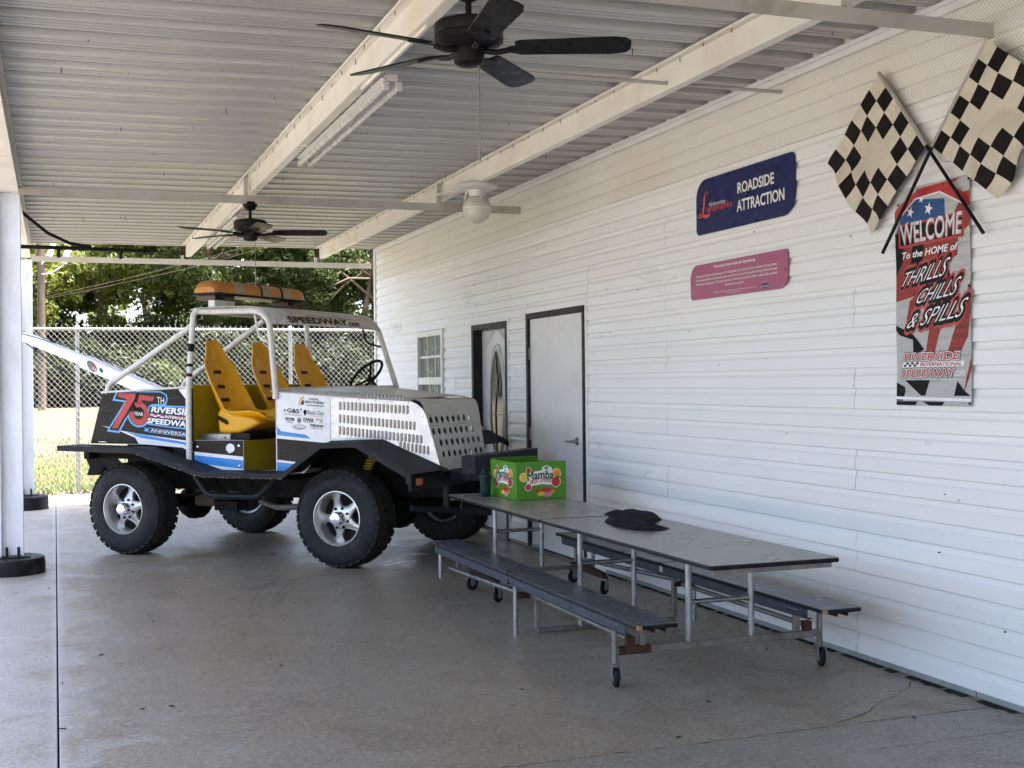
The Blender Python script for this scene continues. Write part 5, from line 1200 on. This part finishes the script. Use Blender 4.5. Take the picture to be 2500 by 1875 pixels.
    def cellh(yc, zc, hw, hh, r):
        m = 24; per = []
        for k in range(m):
            a = 2*pi*(k+.5)/m; c, s_ = cos(a), sin(a); q = min(hw/abs(c) if abs(c) > 1e-6 else 9, hh/abs(s_) if abs(s_) > 1e-6 else 9); per.append((yc+c*q, zc+s_*q))
        cr = [(yc+r*cos(2*pi*(k+.5)/m), zc+r*sin(2*pi*(k+.5)/m)) for k in range(m)]
        vs = [(gu(z), y, z) for y, z in per]+[(gu(z), y, z) for y, z in cr]+[(gu(z)-.012, y, z) for y, z in cr]
        g.add(vs, [(k, (k+1) % m, m+(k+1) % m, m+k) for k in range(m)]+[(m+k, m+(k+1) % m, 2*m+(k+1) % m, 2*m+k) for k in range(m)])
        for sy in (-1, 1):
            for sz in (-1, 1):       # corner triangles missed by the radial ring
                q = [p_ for p_ in per if (p_[0]-yc)*sy > 0 and (p_[1]-zc)*sz > 0]
                A = [p_ for p_ in q if abs(abs(p_[0]-yc)-hw) < 1e-6]; B = [p_ for p_ in q if abs(abs(p_[1]-zc)-hh) < 1e-6]
                if A and B:
                    A = max(A, key=lambda p_: abs(p_[1]-zc)); B = max(B, key=lambda p_: abs(p_[0]-yc)); C = (yc+sy*hw, zc+sz*hh)
                    g.add([(gu(z), y, z) for y, z in (A, C, B)], [(0, 1, 2)])
    rows = [(1.217, .375), (1.120, .375), (1.025, .455), (.930, .455)]; hh = .0478; hw = .049
    a, b = ey(1.29); a2, b2 = ey(1.265); quad(1.265, 1.29, a2, b2, a, b)
    for zc, y0 in rows:
        z0, z1 = zc-.0475, zc+.0475
        a0, b0 = ey(z0); a1, b1 = ey(z1); ys, ye = y0-hw, y0+7*.098+hw
        quad(z0, z1, a0, ys, a1, ys); quad(z0, z1, ye, b0, ye, b1)
        for k in range(8): cellh(y0+.098*k, zc, hw, .0475, .0300)
    a, b = ey(.8825); a2, b2 = ey(.80); quad(.80, .8825, a2, b2, a, b)
    g.build('grille', 'grille_grey', t)
    MB().box(2.66, 2.80, .40, 1.15, .80, 1.20).build('radiator_shroud', 'ink_black', t)
    for (y, z) in ((.375, 1.26), (1.19, 1.26), (.372, .86), (1.17, .86)): MB().lathe([(.007, 0), (.005, .004), (0, .005)], (gu(z)+.001, y, z), 'x', 10).build('grille_bolt', 'worn_steel', t)
    # ---------- fenders
    FP = [(-.637, .993), (.255, .980), (.98, .789), (1.81, .794), (2.193, 1.050), (2.517, 1.063), (3.03, .814)]
    for side in (0, 1):
        pts = FP if side == 0 else FP[:-1]+[(2.74, .955)]
        yo = -.25 if side == 0 else 2.13
        lip = [(u, z) for u, z in pts]+[(u, z-.048) for u, z in reversed(pts)]
        if side == 0: lip = [(u, z) for u, z in pts]+[(3.035, .735), (2.985, .735), (2.985, .785)]+[(u, z-.048) for u, z in reversed(pts[:-1])]
        fo = MB().prism([(u, yo, z) for u, z in lip], (0, .036, 0)).build('fender', 'lip_black', t, bevel=.003)
        mb = MB()
        for (u0, z0), (u1, z1) in zip(pts, pts[1:]):
            segs = 6; vs = []
            for k in range(segs+1):
                u = u0+(u1-u0)*k/segs; z = z0+(z1-z0)*k/segs-.003
                i_ = yin(u)+.006 if side == 0 else (2.06 if u < 1.6 else max(1.3, 2.08-(u-1.6)*.66))
                vs += [(u, yo+.034 if side == 0 else yo+.01, z), (u, i_, z)]
            mb.add(vs, [(2*k, 2*k+1, 2*k+3, 2*k+2) for k in range(segs)])
        mb.build('tread_ledge', 'tread_plate', fo, solid=.005)
        if side == 0:
            MB().box(-.64, -.60, -.24, YN-.01, .95, .988).build('end_bar', 'lip_black', fo)
            ch = MB(); rr = random.Random(4)
            for (u0, z0), (u1, z1) in zip(FP[1:3], FP[2:4]):
                for k in range(26):
                    q = rr.random(); u, z = u0+(u1-u0)*q, z0+(z1-z0)*q-.046; s_ = rr.uniform(.004, .014)
                    ch.add([SF(u-s_, z, .302), SF(u+s_, z-.001, .302), SF(u, z+rr.uniform(.003, .010), .302)], [(0, 1, 2)])
            ch.build('chipped_paint', 'castor_grey', fo)
    tube('side_step', [(.72, 0., .735), (.87, -.01, .565), (1.40, -.01, .568), (1.585, 0., .735)], .027, 'lip_black')
    # wheel wells
    for u0, u1, z1 in ((-.50, .55, .97), (1.75, 2.60, 1.02)):
        MB().box(u0, u1, .50, .52, .62, z1).build('inner_fender', 'dark_grime', t); MB().box(u0, u1, 1.58, 1.60, .62, z1).build('inner_fender', 'dark_grime', t)
    # ---------- roll cage
    cg = tube('roll_cage', [(.640, .020, .79), (.640, .020, 1.5), (.668, .060, 2.150), (.70, .085, 2.182)], .026, 'cage_white')
    tube('cage_tube', [(.665, .095, 2.172), (1.33, .12, 2.160), (1.452, .100, 2.075), (1.556, .040, 1.455), (1.556, .035, 1.40)], .026, 'cage_white', cg)
    tube('cage_tube', [(.60, 2.04, .79), (.545, 1.96, 2.15), (.60, 1.93, 2.175), (1.33, 1.88, 2.165), (1.465, 1.85, 2.06), (1.548, 2.06, 1.475)], .026, 'cage_white', cg)
    tube('cage_tube', [(.68, .095, 2.178), (.58, 1.94, 2.178)], .024, 'cage_white', cg)
    tube('cage_tube', [(-.335, .075, 1.45), (-.335, .075, 1.535), (.66, .085, 2.062)], .026, 'cage_white', cg)
    tube('cage_tube', [(-.335, 1.10, 1.38), (-.335, 1.10, 1.54), (.66, 1.10, 2.14)], .026, 'cage_white', cg)
    tube('cage_tube', [(1.53, .09, 1.482), (1.53, 2.05, 1.488)], .018, 'cage_white', cg)
    for z0, z1, m in ((1.82, 1.89, 'ink_black'), (1.688, 1.714, 'ink_black'), (1.60, 1.63, 'rust')):
        u = lambda z: .640+(z-1.5)*.043
        MB().tube([(u(z0), .020+(z0-1.5)*.0615, z0), (u(z1), .020+(z1-1.5)*.0615, z1)], .0275, 12).build('tape_wrap', m, cg, smooth=True)
    tube('hook_bar', [(1.262, .15, 2.14), (1.298, .15, 1.962), (1.325, .15, 1.922), (1.42, .12, 1.885)], .010, 'cage_white', cg)
    tube('hook_bar', [(1.262, 1.86, 2.14), (1.308, 1.88, 1.938), (1.347, 1.89, 1.915), (1.47, 1.92, 1.88)], .010, 'black_metal', cg)
    # roof sheet with curved visor
    rf = [(.60, 2.188), (.66, 2.205), (.9, 2.208), (1.22, 2.203), (1.33, 2.192), (1.39, 2.165), (1.43, 2.115), (1.485, 2.042)]
    mb = MB(); mb.add([(u, y, z+.006*sin(pi*(y-.1)/1.75)) for u, z in rf for y in (.10, .5, .95, 1.4, 1.85)], [(i*5+k, (i+1)*5+k, (i+1)*5+k+1, i*5+k+1) for i in range(len(rf)-1) for k in range(4)])
    ro = mb.build('roof_sheet', 'cage_white', t, smooth=True, solid=.004)
    HF = lambda y, z, l: (1.43+(2.115-z)*(.055/.073)+l*.8, y, z+l*.6+.006*sin(pi*(y-.1)/1.75))
    text(ro, HF, 'SPEEDWAY', (.375, 2.060), (1.315, 2.064), h=.052, mat='ink_brown', lift=.006, off=.05)
    text(ro, HF, '.com', (1.325, 2.064), (1.525, 2.065), h=.034, mat='ink_brown', lift=.006, off=.03)
    text(ro, HF, 'INTERNATIONAL', (.70, 2.119), (1.48, 2.119), h=.018, mat='castor_grey', lift=.004)
    rr = random.Random(9); st = MB()
    for _ in range(34):
        y, z = rr.uniform(.15, 1.8), rr.uniform(2.05, 2.112); l = rr.uniform(.004, .02); st.tube([HF(y, z, .0045), HF(y+l, z-l*rr.uniform(.2, 1.2), .0045)], .0016, 4)
    st.build('paint_chips', 'ink_brown', ro, kind='stuff')
    # ---------- beacon bar
    lb = MB().prism([(a, .10, 2.316+b) for a, b in rrect(.62, .90, 0, .022, .008, 3)], (0, 1.36, 0)).build('light_bar', 'black_metal', t)
    segs = [(.10, .37, 'amber'), (.37, .53, 'clear_lens'), (.53, .745, 'amber'), (.745, .772, 'ink_black'), (.772, .90, 'clear_lens'), (.90, 1.06, 'amber'), (1.06, 1.087, 'ink_black'), (1.087, 1.22, 'clear_lens'), (1.22, 1.46, 'amber')]
    cs = [(-.13, 0), (-.128, .05), (-.115, .085), (-.085, .106), (-.03, .113), (.03, .113), (.085, .106), (.115, .085), (.128, .05), (.13, 0)]
    for y0, y1, m in segs:
        n = 8; mb = MB(); k = len(cs); vs = []
        for i in range(n+1):
            y = y0+(y1-y0)*i/n; e = min((y-.10)/.10, (1.46-y)/.10, 1); f = sqrt(max(0, 1-(1-e)**2))*.55+.45 if e < 1 else 1
            q = 1.02 if m == 'ink_black' else 1
            vs += [(.76+a*(.75+.25*f)*q, y, 2.338+b*f*q) for a, b in cs]
        mb.add(vs, [(i*k+j, (i+1)*k+j, (i+1)*k+j+1, i*k+j+1) for i in range(n) for j in range(k-1)]+[tuple(range(k)), tuple(range((n+1)*k-1, n*k-1, -1))])
        mb.build('lens' if m != 'ink_black' else 'divider', m, lb, smooth=True)
    MB().box(.66, .86, .115, .40, 2.272, 2.315).build('foot', 'tank_brown', lb, bevel=.006); MB().box(.66, .86, 1.22, 1.44, 2.272, 2.315).build('foot', 'tank_brown', lb, bevel=.006)
    MB().box(.861, .866, .13, .23, 2.280, 2.310).build('vent', 'ink_black', lb); MB().box(.861, .866, 1.20, 1.28, 2.278, 2.308).build('vent', 'ink_black', lb)
    MB().box(.80, .87, .10, .385, 2.212, 2.271).build('mount_block', 'cage_white', lb, bevel=.005); MB().box(.82, .868, .386, 1.44, 2.213, 2.262).build('mount_rail', 'tank_brown', lb, bevel=.003)
    # ---------- bucket seats
    SP = [(1.285, 1.195, .175, .05), (1.25, 1.222, .205, .075), (1.12, 1.208, .225, .095), (1.0, 1.190, .235, .10), (.89, 1.195, .24, .11), (.815, 1.235, .242, .125), (.76, 1.32, .24, .125), (.715, 1.42, .238, .11), (.675, 1.53, .236, .09), (.645, 1.63, .232, .07), (.625, 1.70, .218, .055), (.612, 1.745, .178, .045), (.602, 1.79, .142, .042), (.592, 1.84, .128, .040), (.585, 1.88, .118, .036), (.579, 1.905, .100, .030), (.575, 1.921, .074, .020), (.573, 1.930, .040, .008)]
    def seat_at(y0):
        m = 16; mb = MB(); vs = []
        for i, (u, z, w, b) in enumerate(SP):
            a, c = SP[max(0, i-1)], SP[min(len(SP)-1, i+1)]; tx, tz = c[0]-a[0], c[1]-a[1]; l = sqrt(tx*tx+tz*tz); nx, nzv = tz/l, -tx/l
            for k in range(m+1):
                q = -1+2*k/m; o = b*abs(q)**2.6
                vs.append((u+nx*o, y0+q*w*(1-.06*abs(q)**6), z+nzv*o))
        mb.add(vs, [(i*(m+1)+k, (i+1)*(m+1)+k, (i+1)*(m+1)+k+1, i*(m+1)+k+1) for i in range(len(SP)-1) for k in range(m)])
        s_ = mb.build('seat', 'seat_yellow', t, smooth=True, solid=.016, angle=60)
        s_.modifiers.new('sub', 'SUBSURF').render_levels = 1
        base = MB().prism([(u, y0-.215, z) for u, z in ((.83, 1.10), (1.04, 1.10), (1.15, 1.135), (1.275, 1.188), (1.20, 1.235), (1.0, 1.262), (.90, 1.31), (.85, 1.33), (.81, 1.27))], (0, .43, 0)); base.build('seat_base', 'seat_yellow', s_, bevel=.03, seg=3)
        def slot(u, z, w, h, tilt, dy=0., nm='slot', sl=0.):
            c = V(u, y0+dy, z); up = V(-sin(tilt), 0, cos(tilt)); nn = V(cos(tilt), 0, sin(tilt))
            P = [(a, b) for a, b in rrect(-w, w, -h, h, h*.8, 4)]
            MB().prism([c+V(0, 1, 0)*a+up*(b+sl*a)+nn*.010 for a, b in P], nn*.004).build('slot', 'slot_dark', s_)
            MB().tube([c+V(0, 1, 0)*a*1.08+up*(b*1.15+sl*a)+nn*.011 for a, b in P+P[:1]], .005, 6, False).build('slot_rim', 'seat_yellow', s_, smooth=True)
        slot(.642, 1.638, .055, .016, radians(16)); slot(.684, 1.506, .055, .017, radians(20)); slot(.731, 1.385, .060, .018, radians(24))
        MB().tube([(.618, y0+.004, 1.765), (.607, y0-.004, 1.85)], .012, 8).build('head_rib', 'seat_yellow', s_, smooth=True)
        for sy in (-1, 1):
            c = V(.99, y0+sy*.178, 1.252); P = rrect(-.075, .075, -.014, .014, .012, 4)
            MB().prism([c+V(a, -sy*b*.5, b*.85-.10*a) for a, b in P], (0, -sy*.008, .008)).build('thigh_slot', 'slot_dark', s_)
        c = V(.885, y0-.2215, 1.215); MB().prism([c+V(a, 0, b-.45*a) for a, b in rrect(-.06, .06, -.020, .020, .018, 4)], (0, -.004, 0)).build('hip_slot', 'slot_dark', s_)
        MB().box(.70, 1.0, y0-.20, y0+.20, 1.041, 1.10).build('seat_mount', 'worn_steel', s_, bevel=.004)
        return s_
    for y0 in (.40, 1.08, 1.76): seat_at(y0)
    MB().box(.655, .975, .165, .198, 1.036, 1.092).build('seat_rail', 'galvanised', t, bevel=.002)
    for u in (.70, .92): MB().lathe([(.010, 0), (.009, -.006), (0, -.008)], (u, .1645, 1.062), 'y', 10).build('rail_bolt', 'worn_steel', t)
    MB().box(.98, 1.18, .17, .6, 1.041, 1.10).build('seat_tray', 'black_metal', t)
    # ---------- steering
    c = V(1.34, 1.83, 1.605); nn = V(-.72, 0, .69).normalized(); ax = V(0, 1, 0); ay = nn.cross(ax)
    sw = MB().tube([c+(ax*cos(2*pi*k/36)+ay*sin(2*pi*k/36))*.195 for k in range(37)], .0145, 10, False).build('steering_wheel', 'rubber', t, smooth=True)
    hb = c-nn*.055
    for k in range(3):
        g_ = radians(90+120*k+30); MB().tube([hb, c-nn*.02+(ax*cos(g_)+ay*sin(g_))*.12, c+(ax*cos(g_)+ay*sin(g_))*.19], [.012, .010, .009], 8).build('spoke', 'rubber', sw, smooth=True)
    MB().tube([hb+nn*.015, hb-nn*.02], .032, 16).build('hub', 'rubber', sw, smooth=True)
    MB().tube([hb, hb-nn*.24], .016, 10).build('steering_column', 'black_metal', t, smooth=True)
    # ---------- front bumper and bars
    MB().box(3.29, 3.42, .10, 1.30, .792, .945).build('front_bumper', 'lip_black', t, bevel=.008)
    MB().box(2.95, 3.289, .42, .50, .72, .800).build('bumper_mount', 'lip_black', t, bevel=.004); MB().box(2.95, 3.289, .98, 1.06, .72, .800).build('bumper_mount', 'lip_black', t, bevel=.004)
    vp = MB().box(2.985, 3.012, -.21, 1.25, .675, .795).build('valance', 'black_metal', t, bevel=.003)
    MB().prism([(3.013, y, z) for y, z in rrect(-.155, -.055, .718, .775, .012, 4)], (.014, 0, 0)).build('turn_signal', 'signal_amber', vp, bevel=.004)
    MB().prism([(3.0125, y, z) for y, z in rrect(-.170, -.040, .705, .788, .014, 4)], (.007, 0, 0)).build('signal_bezel', 'ink_black', vp)
    lo = MB(); lo.bar((2.83, .10, .510), (3.05, .45, .470), .05, .045); lo.bar((3.052, .46, .468), (3.10, .98, .400), .05, .050); lo.build('skid_bar', 'lip_black', t, bevel=.003)
    MB().box(2.945, 2.985, .43, .47, .49, .70).build('skid_post', 'lip_black', t)
    # ---------- chassis
    for y in (.52, 1.52): MB().box(-.75, 3.0, y, y+.08, .56, .68).build('frame_rail', 'dark_grime', t, bevel=.006)
    for u in (-.70, .3, 1.45, 2.65): MB().box(u, u+.08, .601, 1.519, .57, .67).build('crossmember', 'dark_grime', t)
    MB().box(-.5, 2.6, .62, 1.50, .70, .748).build('underbody', 'dark_grime', t)
    for u in (-.11, 2.175):
        ax_ = MB().tube([(u, .27, .41), (u, 1.83, .41)], .048, 12).build('axle', 'dark_grime', t, smooth=True)
        MB().lathe([(.04, -.20), (.12, -.13), (.165, -.03), (.165, .05), (.11, .13), (.05, .17)], (u+.02, .98, .39), 'x', 8, True, .4).build('differential', 'dark_grime', ax_)
        for y in (.42, 1.62):
            for k in range(4): MB().box(u-.48+.09*k, u+.48-.09*k, y, y+.065, .500-.016*k+.012, .513-.016*k+.012).build('leaf_spring', 'dark_grime', ax_)
            MB().bar((u-.30, y-.02, .48), (u-.42, y-.02, .60), .02, .05).build('shackle', 'dark_grime', ax_)
    MB().box(.25, .47, .55, .80, .405, .66).build('fuel_tank', 'tank_brown', t, bevel=.025, seg=3)
    MB().box(.475, .73, .56, .75, .37, .455).build('battery_box', 'lip_black', t, bevel=.004)
    MB().prism([(.60, .58, .52), (.64, .58, .66), (.93, .58, .66), (.91, .58, .52)], (0, .3, 0)).build('air_tank', 'tank_brown', t, bevel=.02)
    MB().prism([(.95, .30, .70), (1.60, .30, .70), (1.78, .30, .74), (1.78, .30, .54), (.95, .30, .545)], (0, .02, 0)).build('rocker_panel', 'dark_grime', t)
    MB().box(.35, 1.8, .40, .44, .53, .552).build('rock_rail', 'dark_grime', t)
    ex = tube('exhaust', [(.75, .9, .43), (1.2, .55, .42), (1.75, .5, .46)], .028, 'worn_steel')
    # front shock with coil
    sh = MB().tube([(2.20, .30, .55), (2.31, .30, .95)], .022, 10).build('shock', 'dark_grime', t, smooth=True)
    MB().tube([(2.262+.11*k/60*1.0+.038*cos(k*.7), .30+.038*sin(k*.7), .76+.17*k/60) for k in range(61)], .008, 6).build('coil_spring', 'body_yellow', sh, smooth=True)
    # tail hitch
    h_ = MB(); h_.prism([(-1.13, .58, .85), (-.80, .58, .86), (-.60, .58, .70), (-.66, .58, .64), (-.86, .58, .74), (-.94, .58, .66), (-1.10, .58, .655), (-1.06, .58, .74)], (0, .07, 0)); h_.build('tail_hitch', 'dark_grime', t, bevel=.01)
    MB().bar((-.95, .6, .83), (-.35, .6, .66), .05, .06).build('hitch_arm', 'dark_grime', t)
    MB().box(-.60, .45, .10, .16, .86, .93).build('fender_brace', 'dark_grime', t); MB().box(-.56, -.50, .0, 2.0, .86, .93).build('tail_bar', 'dark_grime', t)
    # ---------- wrecker boom
    bm = MB(); bm.bar((-.25, 1.05, 1.33), (-1.56, 1.05, 1.782), .11, .125); b_ = bm.build('boom', 'body_white', t, bevel=.006)
    MB().bar((-1.40, 1.05, 1.732), (-2.40, 1.05, 2.062), .09, .096).build('boom_extension', 'body_white', b_, bevel=.005)
    MB().bar((-2.401, 1.05, 2.062), (-2.46, 1.05, 2.082), .08, .085).build('boom_end', 'red_plastic', b_, bevel=.004)
    BF = lambda a, b, l: (-1.56+a*(1.31/1.386), 1.05-.0555-l, 1.782-a*(.452/1.386)+b)
    for cx, rx, rz, m, l in ((.16, .072, .048, 'ink_black', .001), (.16, .064, .041, 'castor_grey', .0016), (.195, .030, .026, 'decal_red', .0022), (.29, .028, .022, 'print_dark_green', .001)):
        decal(b_, BF, ell(cx, -.002, rx, rz, 20, 0, -.3), m, l, 'sticker')
    text(b_, BF, '75', (.165, -.03), (.225, -.045), h=.032, mat='decal_white', lift=.003, shear=.2)
    for yy in (1.0, 1.1): tube('boom_cable', [(-2.44, yy, 2.10), (-1.4, yy, 1.86), (-.3, yy, 1.45)], .004, 'black_metal', b_, 6)
    tube('chain', [(-2.42, 1.04, 2.02), (-1.6, 1.02, 1.55), (-.62, .9, 1.20)], .006, 'black_metal', b_, 6)
    # ---------- wheels
    prof = [(.215, .025), (.236, .004), (.29, -.006), (.345, -.002), (.380, .014), (.400, .036), (.406, .07), (.406, .23), (.400, .264), (.380, .286), (.345, .302), (.29, .306), (.236, .296), (.215, .275)]
    tyre = MB().lathe(prof, (0, 0, 0), 'y', 56, False).mesh('wheel', 'tyre', smooth=True)
    td = MB(); rr = random.Random(6); N = 34
    for r_, (hc, hw_, ph) in enumerate(((.040, .030, 0), (.098, .024, .5), (.150, .022, .1), (.202, .024, .6), (.260, .030, .2))):
        for k in range(N):
            a0 = 2*pi*(k+ph)/N; da = 2*pi/N*.40; edge = r_ in (0, 4)
            vs = []
            for aa, hh_, rad in ((-1, -1, 0), (1, -1, 0), (1, 1, 0), (-1, 1, 0), (-1, -1, 1), (1, -1, 1), (1, 1, 1), (-1, 1, 1)):
                g_ = a0+aa*da*(1-.12*rad)+hh_*.035*(1 if r_ % 2 else -1)
                base = .398 if not edge else (.386 if (hh_ < 0) == (r_ == 0) else .400); R_ = base if rad == 0 else ((.4185 if not edge else (.404 if (hh_ < 0) == (r_ == 0) else .4175)))
                h2 = hc+hh_*hw_*(1-.1*rad); vs.append((R_*cos(g_), h2, R_*sin(g_)))
            td.add(vs, [(0, 1, 2, 3), (7, 6, 5, 4), (0, 4, 5, 1), (1, 5, 6, 2), (2, 6, 7, 3), (3, 7, 4, 0)])
    tdm = td.mesh('tread', 'tyre_tread')
    rm = MB(); rm.lathe([(.217, .028), (.227, .014), (.228, .004), (.220, .002), (.212, .014), (.206, .055), (.196, .10), (.192, .26), (.214, .275)], (0, 0, 0), 'y', 48, False)
    dish = lambda r: .050+.055*min(1, max(0, (r-.07)/.12))**1.2
    for k in range(5):
        a0 = radians(90+72*k+14); stn = [(.045, .062), (.085, .050), (.115, .036), (.145, .030), (.172, .036), (.197, .055)]
        vs = []
        for r, w in stn:
            for q, dz in ((-1, .016), (-.45, .0), (.45, .0), (1, .016)):
                a = a0; x, z = r*cos(a)-q*w*sin(a), r*sin(a)+q*w*cos(a); vs.append((x, dish(r)+dz, z))
            for q in (1, -1):
                x, z = r*cos(a0)-q*w*sin(a0), r*sin(a0)+q*w*cos(a0); vs.append((x, dish(r)+.05, z))
        rm.add(vs, [(i*6+j, i*6+(j+1) % 6, (i+1)*6+(j+1) % 6, (i+1)*6+j) for i in range(len(stn)-1) for j in range(6)])
    rm.lathe([(.098, .075), (.092, .060), (.075, .052), (.05, .050)], (0, 0, 0), 'y', 32, False)
    rmm = rm.mesh('rim', 'alloy', smooth=True)
    brk = MB().lathe([(0, .125), (.19, .125), (.19, .25), (0, .25)], (0, 0, 0), 'y', 32).mesh('brake_drum', 'dark_grime', smooth=True)
    hub = MB().lathe([(.056, .055), (.055, .015), (.050, -.018), (.046, -.024), (.030, -.028), (0, -.029)], (0, 0, 0), 'y', 32).mesh('hub_cap', 'chrome', smooth=True)
    nut = MB().lathe([(.0115, .01), (.0115, -.010), (.007, -.014), (0, -.015)], (0, 0, 0), 'y', 6).mesh('lug_nut', 'black_metal')
    for (u, y, face) in ((-.11, 0., 1), (2.175, 0., 1), (-.09, 2.06, -1), (2.20, 2.06, -1)):
        w = link('wheel', tyre, t, angle=45); w.location = (u, y, .4135); w.rotation_euler = (0, radians(17 if u < 1 else 63)*face, 0)
        if face < 0: w.rotation_euler = (0, .4, pi)
        for me, nm in ((tdm, 'tread'), (rmm, 'rim'), (brk, 'brake_drum'), (hub, 'hub_cap')): link(nm, me, w, angle=40)
        if face > 0:
            for word, mid, span in ((('CRUISER A/T', 100, 78) if u > 1 else ('DURANGO', 95, 62)),) :
                vs, fs, tw, th = text_geo(word); P = []
                off_ = (63 if u > 1 else 17)
                for a, b in vs:
                    g_ = radians(mid+off_+span/2-span*a); r_ = .325+.030*b; P.append((r_*cos(g_), -.0095, r_*sin(g_)))
                me_ = MB().add(P, fs).mesh('sidewall_lettering', 'tyre_letter'); link('sidewall_lettering', me_, w)
        for k in range(8):
            a = 2*pi*k/8; o = link('lug_nut', nut, w); o.location = (.083*cos(a), .052, .083*sin(a))
buggy()
